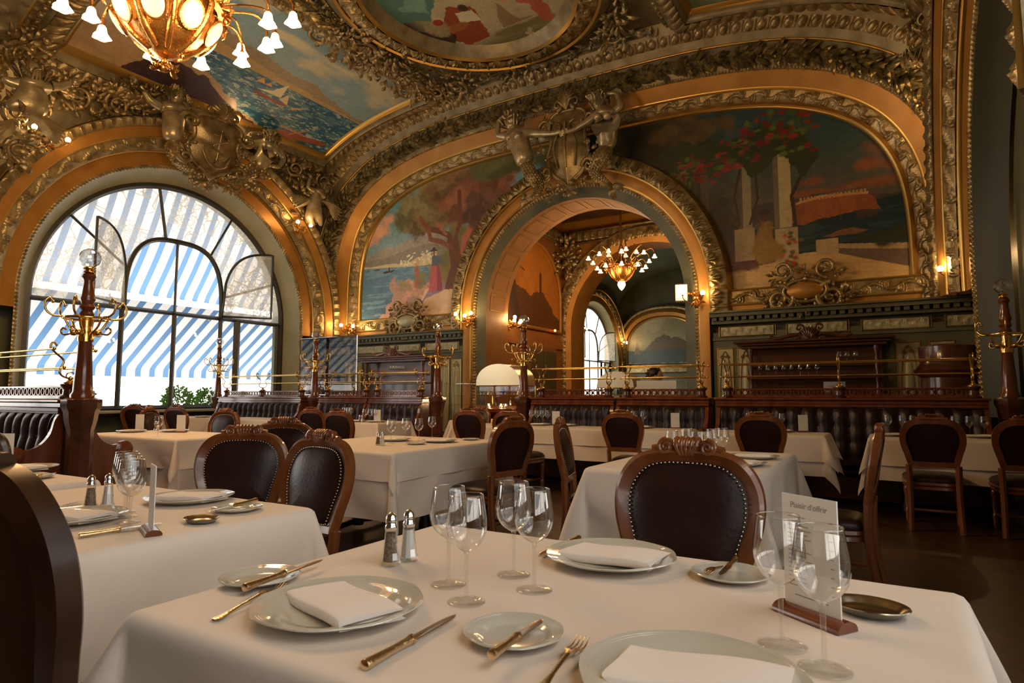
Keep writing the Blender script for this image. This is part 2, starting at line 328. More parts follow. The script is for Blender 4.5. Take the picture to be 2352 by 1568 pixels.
_h, _z = sup(CX, HW, VZ, VA, VN, 2.72, 420); trim(band(ringB(1.36, 11.12), np.stack([_h, np.full_like(_h, 11.0), _z], 1), None, 0, TW_, ns=400, nt_=3), GL)
def leaf(mm, p, d, nrm, L_, w_, curl=.3):
    """one raised pointed leaf from p along d, lying on a surface with normal nrm"""
    d = d / np.linalg.norm(d); sd = np.cross(nrm, d); sd /= np.linalg.norm(sd) + 1e-9; R = []
    for t, ww in ((0, .12), (.3, .85), (.55, 1), (.8, .55), (1, .03)):
        c = p + d * L_ * t + nrm * (L_ * curl * math.sin(t * 2.6)); R.append([c + sd * w_ * ww / 2 - nrm * .006, c + nrm * w_ * .28 * ww + 0 * sd, c - sd * w_ * ww / 2 - nrm * .006])
    mm.grid(np.array(R))
def garland(A, B, toward, n, L_=.2, w_=.07, mm=None, seed=1, berry=True, spread=.38):
    r = random.Random(seed); mm = mm or M(); A = np.asarray(A); B = np.asarray(B); mid = (A + B) / 2; s = np.concatenate([[0], np.cumsum(np.linalg.norm(np.diff(mid, axis=0), axis=1))])
    for k in range(n):
        q = (k + r.random()) / n * s[-1]; i = min(np.searchsorted(s, q, 'right') - 1, len(s) - 2); f = (q - s[i]) / (s[i + 1] - s[i] + 1e-9)
        a = A[i] * (1 - f) + A[i + 1] * f; b = B[i] * (1 - f) + B[i + 1] * f; t = .5 + (r.random() - .5) * 2 * spread * .6; ac = b - a; al = mid[i + 1] - mid[i]; al = al / (np.linalg.norm(al) + 1e-9); W = np.linalg.norm(ac); ac = ac / W
        n_ = np.cross(al, ac); n_ /= np.linalg.norm(n_) + 1e-9; n_ *= np.sign(n_ @ (np.array(toward) - a)) or 1
        sg = 1 if r.random() < .5 else -1; an = r.uniform(.15, 1.1) * sg; d = al * math.cos(an) + ac * math.sin(an)
        p = a * (1 - t) + b * t + n_ * r.uniform(.0, .05)
        if berry and r.random() < .16: mm.ball(p + n_ * .03, r.uniform(.022, .034), 6)
        else: leaf(mm, p, d, n_, L_ * r.uniform(.7, 1.25), w_ * r.uniform(.7, 1.3), r.uniform(.15, .42))
    return mm
trim(garland(ringB(.7, 11.58, 2.95), ringB(1.0, 11.4, 2.95), TW_, 1500, .23, .085, seed=3), GD)

# ---- archway between the two murals
AC, AR, AZ = -5.63, 2.3, 3.1
def ringA(r, y, zb=0., N=160):
    h, z = sup(AC, r, AZ, r, 2, zb, N); return np.stack([h, np.full_like(h, y), z], 1)
for r0, y0, r1, y1, m, fn, amp, bl in [(2.3, 11.98, 2.5, 11.9, OL, None, 0, 0), (2.5, 11.9, 2.58, 11.86, GP, r_bead(.07), .02, 0), (2.58, 11.86, 2.62, 11.8, GB, None, 0, .01), (2.62, 11.8, 2.8, 11.78, GO, None, 0, .01),
                                       (2.8, 11.78, 2.84, 11.72, GB, None, 0, .012), (2.84, 11.72, 3.14, 11.76, GP, r_shell(.36), .07, .02), (3.14, 11.76, 3.2, 11.99, GB, None, 0, .0)]:
    trim(band(ringA(r0, y0, 0 if r0 < 2.8 else 2.7), ringA(r1, y1, 0 if r0 < 2.8 else 2.7), fn, amp, (AC, 4, 3), ns=1500 if fn else 300, nt_=10 if fn else 3, bulge=bl), m, 180 if fn else 40)
# soffit of the archway, panelled
mm = M(); a, b = ringA(2.3, 11.98), ringA(2.3, 12.95); mm.grid(np.stack([a, b], 1)); trim(mm, mat('warm_soffit_paint', (.30, .13, .035), .4, .2, (.36, .17, .05), 3))
mm = M()
for k in range(14):
    t0 = PI - (k + .12) * PI / 14; t1 = PI - (k + .88) * PI / 14; q = []
    for (ta, tb, ya, yb) in ((t0, t1, 12.15, 12.17), (t0, t1, 12.76, 12.78), (t0, t0 - .012, 12.15, 12.78), (t1 + .012, t1, 12.15, 12.78)):
        tt = np.linspace(ta, tb, 6); r = 2.285; P = np.stack([np.stack([AC + r * np.cos(tt), np.full(6, y), AZ + r * np.sin(tt)], 1) for y in (ya, yb)], 1); mm.grid(P)
trim(mm, GB)

# ---- the two arched walls of the archway, solid round the opening
def holed_wall(name, y, m, x0=-13.3, x1=2.2, z1=8.4, th_=.9):
    mm = M()
    for yy in (y, y + th_):
        h, z = sup(AC, 2.31, AZ, 2.31, 2, 0, 80); A = np.stack([h, np.full_like(h, yy), z], 1); B = A.copy(); B[:, 0] = np.where(h < AC, x0, x1); k = slice(24, 104); tt = np.linspace(0, 1, 80)
        B[k, 0] = x0 + (x1 - x0) * tt; B[k, 2] = z1; B[0, 2] = 0; B[23, 2] = z1; B[:24, 2] = np.linspace(0, z1, 24); B[104:, 2] = np.linspace(z1, 0, 24)
        mm.grid(np.stack([A, B], 1))
    return struct(mm.build(name, m))
holed_wall('wall_back', 12.03, OL); holed_wall('wall_hall_far', 16.5, GO)

# ---- lunette surround of a window: rings in the y-z plane stepping in from the wall, mirrored for the other side
LR = [(2.75, -13.15, 3.0, -12.78, CREAM, None, 0, -.03), (3.0, -12.78, 3.07, -12.74, GP, r_rope(.07), .022, .01), (3.07, -12.74, 3.3, -12.7, GO, None, 0, .0), (3.3, -12.7, 3.33, -12.64, GB, None, 0, .01), (3.33, -12.62, 3.55, -12.5, GP, r_vine(.55), .05, .015),
      (3.55, -12.5, 3.58, -12.46, GB, None, 0, .01), (3.58, -12.46, 3.76, -12.4, GO, None, 0, 0), (3.76, -12.38, 3.92, -12.3, GP, r_acan(.2), .045, .01), (3.92, -12.3, 3.95, -12.4, GB, None, 0, 0)]
def ringW(c, r, x, side, zb=.0):
    h, z = sup(c, r, 2.95, r, 2, zb, 160); return np.stack([np.full_like(h, x if side < 0 else 2 * CX - x), h, z], 1)
def lunette(c, side, detail=True, reveal=CREAM, zb0=.9):
    for r0, x0, r1, x1, m, fn, amp, bl in LR:
        if m is CREAM: m = reveal
        zb = zb0 if r0 < 2.9 else (0.0 if r0 < 3.05 else 2.7)
        trim(band(ringW(c, r0, x0, side, zb), ringW(c, r1, x1, side, zb), fn if detail else None, amp, (CX, c, 3), ns=1500 if (fn and detail) else 300, nt_=10 if (fn and detail) else 3, bulge=bl), m, 180 if fn else 40)
    A = ringW(c, 3.94, -12.33, side, 2.7); B = A.copy(); B[:, 0] = CX + side * np.maximum(xv(B[:, 2]), 0) ; hi = np.abs(B[:, 0] - CX) < 6.45; B[hi, 0] = CX + side * 6.45
    mm = M(); mm.grid(np.stack([A, B], 1)); trim(mm, GL)
lunette(7.75, -1); lunette(7.75, 1, reveal=OD); lunette(-.05, -1, False)
# ---- side walls round the window openings
def side_wall(name, side, openings, y0=-6.2, y1=12.3, z1=8.4, x=-13.2):
    mm = M(); X = x if side < 0 else 2 * CX - x; ys = [y0] + [v for c in openings for v in (c - 2.76, c + 2.76)] + [y1]
    for a, b in zip(ys[0::2], ys[1::2]): mm.box(min(X, X + side * .3), max(X, X + side * .3), a, b, 0, z1)
    for c in openings:
        mm.box(min(X, X + side * .3), max(X, X + side * .3), c - 2.76, c + 2.76, 0, .9)
        th_ = np.linspace(PI, 0, 60); A = np.stack([np.full(60, X), c + 2.76 * np.cos(th_), 2.95 + 2.76 * np.sin(th_)], 1); B = A.copy(); B[:, 2] = z1; mm.grid(np.stack([A, B], 1)); A2 = A.copy(); A2[:, 0] += side * .3; B2 = B.copy(); B2[:, 0] += side * .3; mm.grid(np.stack([A2, B2], 1)); mm.grid(np.stack([A, A2], 1))
    return struct(mm.build(name, OL))
side_wall('wall_left', -1, (-.05, 7.75)); side_wall('wall_right', 1, (.5,))
mm = M(); mm.box(-13.4, 2, -6.4, -6.1, 0, 8.5); struct(mm.build('wall_rear', mat('warm_rear_wall', (.25, .13, .04), .5, .1)))

# ---- ribs across the vault and the frames of the ceiling paintings
def vpt(x, y, off=0.): return np.stack([x + 0 * y, y + 0 * x, zv(x) - off + 0 * y], 1)
def vcurve(y, off):
    q = vcurve_(y, off); lo = [q[0] * (1, 1, 0) + (0, 0, z) for z in np.linspace(0, VZ, 12, endpoint=False)]; hi = [q[-1] * (1, 1, 0) + (0, 0, z) for z in np.linspace(0, VZ, 12, endpoint=False)][::-1]; return np.array(lo + list(q) + hi)
def vcurve_(y, off):
    k = (vz > 4.6) | True; return np.stack([CX + (vx - CX) * (1 - off / HW), np.full_like(vx, y), VZ + (vz - VZ) * (1 - off / VA) - (0 if 0 else 0)], 1)
for y0, o0, y1, o1, m, fn, amp in [(3.35, .0, 3.5, .22, GP, r_acan(.25), .04), (3.5, .22, 3.58, .3, GB, None, 0), (3.58, .3, 4.12, .3, GL, r_vine(.7), .06), (4.12, .3, 4.2, .22, GB, None, 0), (4.2, .22, 4.35, .0, GP, r_egg(.2), .05)]:
    trim(band(vcurve(y0, o0), vcurve(y1, o1), fn, amp, (CX, 3.85, 3), ns=1400 if fn else 300, nt_=10 if fn else 3, bulge=.02), m, 180 if fn else 40)
def loop_rect(x0, x1, y0, y1, o, off, n=60):
    """rectangle on the vault grown outward by o, dropped by off; x is walked by arc so that it follows the curve"""
    xs = np.linspace(x0 - o, x1 + o, n); ys = np.linspace(y0 - o, y1 + o, n)
    P = np.concatenate([vpt(xs, np.full(n, y0 - o), off), vpt(np.full(n, x1 + o), ys, off), vpt(xs[::-1], np.full(n, y1 + o), off), vpt(np.full(n, x0 - o), ys[::-1], off)]); return P
def ceiling_frame(x0, x1, y0, y1):
    for o0, f0, o1, f1, m, fn, amp in [(0, .03, .1, .1, GB, None, 0), (.1, .1, .16, .2, GL, None, 0), (.16, .2, .42, .16, GP, r_gad(.2, .0), .07), (.42, .16, .5, .08, GL, None, 0), (.5, .08, .6, .03, GP, r_egg(.16), .03)]:
        trim(band(loop_rect(x0, x1, y0, y1, o0, f0), loop_rect(x0, x1, y0, y1, o1, f1), fn, amp, (CX, 7.5, 2), ns=2400 if fn else 480, nt_=8 if fn else 3, bulge=.015 if not fn else 0, closed=True), m, 180 if fn else 40)
ceiling_frame(-12.05, -9.0, 4.95, 10.75); ceiling_frame(-2.75, .35, 4.95, 10.75)
def oval(a, b, off, n=240, cx=-5.9, cy_=8.3):
    t = np.arange(n) * 2 * PI / n; x = cx + a * np.cos(t); y = cy_ + b * np.sin(t); return np.stack([x, y, zv(x) - off], 1)
for o0, f0, o1, f1, m, fn, amp in [(0, .02, .14, .22, GL, None, 0), (.14, .22, .2, .26, GB, None, 0), (.2, .24, .55, .2, GP, r_shell(.42), .09), (.55, .22, .6, .24, GB, None, 0), (.6, .24, .8, .1, GL, None, 0), (.8, .12, .92, .02, GP, r_bead(.1), .03)]:
    trim(band(oval(1.65 + o0, 1.8 + o0, f0), oval(1.65 + o1, 1.8 + o1, f1), fn, amp, (CX, 8, 2), ns=1500 if fn else 300, nt_=10 if fn else 3, closed=True), m, 180 if fn else 40)
# stepped ledge between the round painting and the wall, over the archway
mm = M()
for k, (a, b, z) in enumerate([(10.95, 11.05, .05), (11.05, 11.16, .12), (11.16, 11.3, .2), (11.3, 11.42, .3)]):
    xs = np.linspace(-7.7, -3.7, 40); A = np.stack([xs, np.full(40, a), zv(xs) - z], 1); B = np.stack([xs, np.full(40, b), zv(xs) - z], 1); C_ = B.copy(); C_[:, 2] -= .1; mm.grid(np.stack([A, B, C_], 1))
trim(mm, GL)

# ---- wainscot, cornice, frieze under the murals
def wains(x0, x1, y=12.0):
    mm = M(); mm.box(x0, x1, y - .12, y, 0, 2.35); mm.box(x0, x1, y - .16, y, 0, .25, .01); trim(mm, OL)
    mm = M(); mm.box(x0, x1, y - .16, y, 2.2, 2.24); mm.box(x0, x1, y - .2, y, 2.5, 2.56); mm.box(x0, x1, y - .32, y, 2.62, 2.68); mm.box(x0, x1, y - .36, y, 2.68, 2.72, .01)
    k = int((x1 - x0) / .13)
    for i in range(k): xx = x0 + (i + .5) * (x1 - x0) / k; mm.box(xx - .04, xx + .04, y - .27, y - .1, 2.555, 2.62)
    trim(mm, OL)
    mm = M(); mm.box(x0, x1, y - .1, y, 2.72, 2.86); trim(mm, GO)
    A = np.array([[x0, y - .12, 2.86], [x1, y - .12, 2.86]]); B = A + (0, .02, .24); trim(band(A, B, r_vine(.5), .05, (CX, 0, 3), ns=900, nt_=12), GP, 180)
    mm = M(); mm.tube([(x0, y - .12, 2.85), (x1, y - .12, 2.85)], .018); mm.tube([(x0, y - .1, 3.12), (x1, y - .1, 3.12)], .022); trim(mm, GB)
    mm = M(); n_ = int((x1 - x0) / 1.05); g = M()
    for i in range(n_):
        a = x0 + .12 + i * (x1 - x0 - .1) / n_; b = a + (x1 - x0 - .1) / n_ - .18
        A = np.array([[a + .03, y - .135, 2.28], [b - .03, y - .135, 2.28]]); B = A + (0, 0, .16); band(A, B, r_vine(.24), .02, (CX, 0, 2), ns=120, nt_=8, mm=mm)
        for (p, q) in (((a, 2.265), (b, 2.265)), ((a, 2.455), (b, 2.455)), ((a, 2.265), (a, 2.455)), ((b, 2.265), (b, 2.455))): g.tube([(p[0], y - .13, p[1]), (q[0], y - .13, q[1])], .009, 5)
    trim(mm, CR, 180); trim(g, GB)
wains(-13.2, -8.45); wains(-2.8, 1.9)
def gilt_panel(mm, g, x, w_, z0, z1, y=11.87):
    for (a, b, c, d) in ((x, z0, x + w_, z0), (x, z1, x + w_, z1), (x, z0, x, z1), (x + w_, z0, x + w_, z1)): g.tube([(a, y, b), (c, y, d)], .012, 5)
    mm.box(x, x + w_, y, y + .02, z0, z1); xm = x + w_ / 2; h = z1 - z0
    out = [(.1, .06), (.34, .1), (.3, .3), (.36, .55), (.26, .82), (.1, .95)]; P = bez([(xm - w_ * a, y - .012, z0 + h * b) for a, b in out] + [(xm + w_ * a, y - .012, z0 + h * b) for a, b in out[::-1]], 5); g.tube(P, .007, 4)
    mm.ball((xm, y, z0 + h * .5), 1, 14, sq=(w_ * .24, .03, h * .38)); g.tube(spiral((xm - .05, y - .02, z1 - .16), .04, 1.2), .008, 4); g.tube(spiral((xm + .05, y - .02, z1 - .16), .04, 1.2, -1, PI), .008, 4)
for xs, w_ in (((-9.15, -8.8), .26), ((-12.3, -11.95), .26), ((-2.72, -2.36), .27), ((.1, .55), .32)):
    mm, g = M(), M()
    for x in xs: gilt_panel(mm, g, x, w_, .35, 2.05)
    trim(mm, CR); trim(g, GB)
# corner pier beside the right-hand wall
mm = M(); mm.box(1.35, 1.9, 11.2, 11.9, 0, 2.4, .03); mm.box(1.25, 1.9, 11.1, 11.9, 2.5, 2.72, .03); trim(mm, OL)

# ---- carved scroll ornaments
def scroll_pair(mm, c, s, ax=(0, 2), r=.04):
    for sg in (1, -1):
        p = list(c); p[ax[0]] += sg * .32 * s; p[ax[1]] += -.1 * s; mm.tube(spiral(p, .2 * s, 1.6, sg, PI / 2, ax=ax), np.linspace(r, r * .5, 29) * s * 1.3, 7)
        q = list(c); q[ax[0]] += sg * .28 * s; q[ax[1]] += .3 * s; mm.tube(spiral(q, .14 * s, 1.4, -sg, -PI / 2, ax=ax), np.linspace(r, r * .5, 29) * s, 7)
def foliage(mm, c, rad, n, seed, nrm=(0, -1, 0), L_=.22, w_=.09, sq=(1, 1, 1)):
    r = random.Random(seed); nrm = np.array(nrm, float); nrm /= np.linalg.norm(nrm); u = np.cross(nrm, (0, 0, 1.)) if abs(nrm[2]) < .9 else np.array([1., 0, 0]); u /= np.linalg.norm(u); v = np.cross(nrm, u)
    for k in range(n):
        a = r.random() * 2 * PI; q = rad * r.random() ** .6; d = u * math.cos(a) * sq[0] + v * math.sin(a) * sq[2]; p = np.array(c) + d * q + nrm * r.uniform(0, .12) * rad
        if r.random() < .2: mm.ball(p + nrm * .03, r.uniform(.03, .05), 7)
        else: leaf(mm, p, d + .4 * np.array([r.uniform(-1, 1), 0, r.uniform(-1, 1)]), nrm, L_ * r.uniform(.7, 1.3), w_ * r.uniform(.8, 1.3), r.uniform(.2, .6))
def orn(name, label, loc, build, m=GP, rz=0, cat='plaster ornament', group=None, scale=None):
    mm = M(); build(mm); o = mm.build(name, m, loc=loc, rz=rz); tag(o, label, cat, group)
    if scale: o.scale = scale
    return o
# ================================================================ PAINTINGS (brushwork as surface colour of each canvas)
def lat(x, y, seed):
    x0, y0 = np.floor(x).astype(int), np.floor(y).astype(int); fx, fy = x - x0, y - y0; fx = fx * fx * (3 - 2 * fx); fy = fy * fy * (3 - 2 * fy)
    h = lambda a, b: frac(np.sin(a * 127.1 + b * 311.7 + seed * 74.7) * 43758.5453)
    return (h(x0, y0) * (1 - fx) + h(x0 + 1, y0) * fx) * (1 - fy) + (h(x0, y0 + 1) * (1 - fx) + h(x0 + 1, y0 + 1) * fx) * fy
def fbm(x, y, s=1., seed=1, o=4): return sum(lat(x * s * 2 ** k, y * s * 2 ** k, seed + k) / 2 ** k for k in range(o)) / sum(1 / 2 ** k for k in range(o))
def lin(c): c = np.array(c, float) / 255; return np.where(c < .04045, c / 12.92, ((c + .055) / 1.055) ** 2.4)
class Pic:
    """a painting on a regular grid; brush strokes touch only the part of the grid they cover"""
    def __init__(s, X, Y, base): s.X, s.Y = X, Y; s.c = np.ones(X.shape + (3,)) * lin(base); s.ax, s.ay = X[:, 0], Y[0]
    def sub(s, x0, x1, y0, y1):
        i = np.searchsorted(s.ax, (x0, x1)); j = np.searchsorted(s.ay, (y0, y1)); return (slice(max(i[0] - 1, 0), i[1] + 1), slice(max(j[0] - 1, 0), j[1] + 1))
    def put(s, m, col, sl=(slice(None), slice(None))):
        m = np.clip(m, 0, 1)[..., None]; col = lin(col) if not isinstance(col, np.ndarray) else col; s.c[sl] = s.c[sl] * (1 - m) + col * m
    def ell(s, x, y, a, b, col, soft=.2, rough=0., seed=1, op=1.):
        k = 1 + soft / 2 + rough; sl = s.sub(x - a * k, x + a * k, y - b * k, y + b * k); X, Y = s.X[sl], s.Y[sl]
        if not X.size: return
        d = np.hypot((X - x) / a, (Y - y) / b)
        if rough: d = d + (fbm(X, Y, 5 / max(a, .15) * .3, seed) - .5) * 2 * rough
        s.put(np.clip((1 - d) / max(soft, .01) + .5, 0, 1) * op, col, sl)
    def poly(s, pts, col, jit=0., seed=1, op=1.):
        px, py = [p[0] for p in pts], [p[1] for p in pts]; sl = s.sub(min(px) - jit, max(px) + jit, min(py) - jit, max(py) + jit); x, y = s.X[sl], s.Y[sl]
        if not x.size: return
        if jit: x, y = x + jit * (fbm(x, y, 4, seed) - .5), y + jit * (fbm(x, y, 4, seed + 9) - .5)
        ins = np.zeros(x.shape, bool); k = len(pts)
        for i in range(k):
            (x0, y0), (x1, y1) = pts[i], pts[(i + 1) % k]; cnd = ((y0 > y) != (y1 > y)); xi = (x1 - x0) * (y - y0) / ((y1 - y0) or 1e-9) + x0; ins ^= cnd & (x < xi)
        s.put(ins * op, col, sl)
    def line(s, pts, w_, col, op=1.):
        for (x0, y0), (x1, y1) in zip(pts, pts[1:]):
            sl = s.sub(min(x0, x1) - w_, max(x0, x1) + w_, min(y0, y1) - w_, max(y0, y1) + w_); X, Y = s.X[sl], s.Y[sl]
            t = np.clip(((X - x0) * (x1 - x0) + (Y - y0) * (y1 - y0)) / ((x1 - x0) ** 2 + (y1 - y0) ** 2 + 1e-9), 0, 1); d = np.hypot(X - x0 - t * (x1 - x0), Y - y0 - t * (y1 - y0)); s.put((d < w_) * op, col, sl)
    def noise(s, amt, sc_, seed=5, sx=1., sy=1.): s.c *= (1 + amt * (fbm(s.X * sx, s.Y * sy, sc_, seed) - .5) * 2)[..., None]
def canvas(name, P, col, keep=None, label='', cat='painting', flip=False, gain=1.):
    mm = M(); mm.grid(P, keep=keep, flip=flip); o = mm.build(name, PT, ang=180); a = o.data.color_attributes.new('Col', 'FLOAT_COLOR', 'POINT')
    c = np.concatenate([np.clip(col * gain, 0, 1).reshape(-1, 3), np.ones((P.shape[0] * P.shape[1], 1))], 1); a.data.foreach_set('color', c.ravel().astype(np.float32)); return tag(o, label, cat)
def wall_canvas(x0, x1, z0, z1, fn, name, label, nx=420, y=11.99, gain=1.):
    xs = np.linspace(x0, x1, nx); zs = np.linspace(z0, z1, int(nx * (z1 - z0) / abs(x1 - x0))); X, Z = np.meshgrid(xs, zs, indexing='ij'); col = fn(X, Z)
    kp = (np.hypot(X - AC, Z - AZ) > 3.06) & ~((np.abs(X - AC) < 3.06) & (Z < AZ)); return canvas(name, np.stack([X, np.full_like(X, y), Z], 2), col, kp, label, gain=gain)
def pic_tree(X, Z):
    p = Pic(X, Z, (112, 150, 158)); n = fbm(X, Z, 1.3, 3)
    p.put(np.clip((Z - 5) / 2, 0, 1), (92, 138, 146)); p.put(np.clip((5.4 - Z) / 1.2, 0, 1) * .6, (150, 160, 150))
    for x, z, a, b in ((-11.3, 5.45, .35, .16), (-11.0, 5.72, .22, .12), (-11.66, 6.05, .3, .18), (-11.6, 5.2, .25, .12)): p.ell(x, z, a, b, (206, 156, 128), .8, .8, 4)
    p.poly([(-11.95, 4.7), (-11.3, 4.95), (-10.6, 5.03), (-9.9, 5.2), (-9.4, 5.32), (-8.9, 5.1), (-8.4, 4.9), (-8.4, 4.2), (-11.95, 4.5)], (148, 142, 132), .15)
    p.poly([(-11.95, 4.66), (-10.9, 4.78), (-9.8, 4.95), (-8.9, 4.9), (-8.6, 4.3), (-11.95, 4.5)], (128, 124, 112), .15)
    p.poly([(-11.95, 4.58), (-10.4, 4.52), (-9.6, 4.72), (-9.4, 4.4), (-11.95, 4.46)], (196, 178, 140), .1)
    rr = random.Random(4)
    for k in range(90): x = rr.uniform(-10.6, -9.4); z = 4.45 + rr.uniform(0, .35) * (1 - abs(x + 9.9) * .7); p.poly([(x, z), (x + .05, z), (x + .05, z + .03), (x, z + .03)], (226, 214, 184))
    p.poly([(-11.95, 4.52), (-10.9, 4.46), (-9.7, 4.38), (-9.4, 4.0), (-9.6, 3.0), (-11.95, 3.0)], (88, 124, 150))
    m = (Z < 4.5) & (X < -9.6); p.put(m * np.clip((4.1 - Z) * 1.0, 0, 1) * .8, (44, 82, 108)); p.put(m * (fbm(X * .5, Z * 5, 3, 8) > .56) * .5, (128, 160, 172))
    p.poly([(-11.1, 4.32), (-10.8, 4.34), (-10.72, 4.39), (-11.15, 4.37)], (52, 50, 54)); p.poly([(-10.95, 4.38), (-10.9, 4.38), (-10.9, 4.47), (-10.95, 4.47)], (60, 50, 50)); p.poly([(-11.45, 4.42), (-11.25, 4.43), (-11.25, 4.46), (-11.45, 4.45)], (52, 60, 66))
    p.poly([(-11.4, 3.0), (-11.0, 3.4), (-10.75, 3.7), (-10.5, 4.0), (-10.2, 4.1), (-9.95, 3.95), (-9.7, 4.0), (-9.3, 4.2), (-8.2, 4.4), (-8.2, 3.0)], (196, 150, 124), .25, 2)
    p.put((Z < 3.9) * (X > -10.9) * (fbm(X, Z, 4, 12) > .52) * .5 * (Z > 3.1), (150, 128, 110)); p.poly([(-10.6, 3.0), (-9.9, 3.5), (-9.7, 3.8), (-8.3, 3.8), (-8.3, 3.0)], (214, 178, 142), .12, 3); p.poly([(-10.3, 3.3), (-9.9, 3.35), (-9.6, 3.8), (-9.1, 3.95), (-8.9, 3.85), (-9.7, 3.55), (-10.0, 3.15)], (140, 120, 138), .1)
    for x, z, a, b, c in ((-9.9, 4.05, .28, .2, (120, 118, 74)), (-10.3, 3.95, .25, .16, (150, 130, 92)), (-9.1, 4.25, .4, .3, (132, 112, 66)), (-10.75, 3.95, .12, .22, (176, 136, 116)), (-10.0, 4.15, .07, .3, (156, 96, 62))): p.ell(x, z, a, b, c, .5, 1.0, 6)
    p.ell(-8.75, 4.85, .55, .5, (108, 102, 62), .5, .8, 8)
    p.poly([(-8.75, 4.2), (-8.62, 5.0), (-8.35, 5.45), (-7.9, 5.9), (-7.6, 5.8), (-7.8, 4.2)], (168, 98, 74), .25, 4); p.poly([(-8.55, 4.4), (-8.35, 5.1), (-8.0, 5.5), (-7.7, 5.5), (-7.7, 4.2)], (112, 66, 62), .3, 6)
    for x, z, a, b, c, sd in ((-9.5, 6.1, .95, .65, (124, 108, 70), 3), (-10.2, 5.75, .5, .45, (116, 112, 76), 4), (-8.5, 6.2, .9, .6, (118, 88, 62), 5), (-7.8, 6.15, .7, .5, (122, 74, 54), 7), (-8.7, 5.75, .55, .4, (130, 84, 62), 8), (-9.9, 5.5, .35, .3, (112, 96, 62), 9), (-8.1, 5.6, .5, .4, (96, 66, 52), 2), (-7.0, 6.5, 1.2, .3, (92, 92, 56), 2)):
        p.ell(x, z, a, b, c, .35, 1.1, sd); p.ell(x + .1, z + .1, a * .7, b * .6, tuple(int(v * 1.22) for v in c), .8, 1.6, sd + 20, .6); p.ell(x - .1, z - .15, a * .6, b * .5, tuple(int(v * .62) for v in c), .7, 1.8, sd + 30, .6)
    tr = (104, 62, 46)
    p.poly([(-9.15, 3.75), (-8.95, 4.3), (-9.0, 4.75), (-9.1, 4.95), (-8.75, 4.95), (-8.62, 4.4), (-8.5, 3.75)], tr, .08); p.line([(-8.9, 4.7), (-9.0, 5.05), (-9.3, 5.2), (-9.65, 5.3)], .07, tr); p.line([(-8.85, 4.85), (-8.68, 5.4), (-8.72, 6.1)], .055, tr); p.line([(-8.95, 4.75), (-9.25, 4.93), (-9.58, 5.03), (-9.65, 5.3), (-9.9, 5.6)], .06, (124, 74, 54)); p.line([(-9.1, 5.1), (-9.4, 5.4), (-9.2, 5.3)], .04, (150, 100, 80))
    p.poly([(-9.62, 3.72), (-9.6, 4.05), (-9.53, 4.4), (-9.33, 4.4), (-9.24, 4.05), (-9.2, 3.72)], (178, 92, 96)); p.poly([(-9.36, 3.72), (-9.38, 4.38), (-9.33, 4.4), (-9.22, 4.0), (-9.2, 3.72)], (146, 66, 76))
    p.poly([(-9.54, 4.36), (-9.53, 4.58), (-9.48, 4.63), (-9.38, 4.6), (-9.26, 4.48), (-9.32, 4.36)], (84, 94, 108)); p.line([(-9.4, 4.58), (-9.24, 4.5), (-9.33, 4.4)], .03, (92, 100, 114)); p.ell(-9.47, 4.68, .045, .055, (150, 96, 70)); p.ell(-9.47, 4.74, .11, .025, (46, 50, 54)); p.ell(-9.47, 4.78, .05, .04, (46, 50, 54))
    p.noise(.16, 9); p.noise(.1, 2.2, 9); return p.c
wall_canvas(-11.95, -5.6, 3.02, 6.9, pic_tree, 'mural', 'arched coastal painting of a woman in a pink skirt under a tree', 560, gain=1.5)
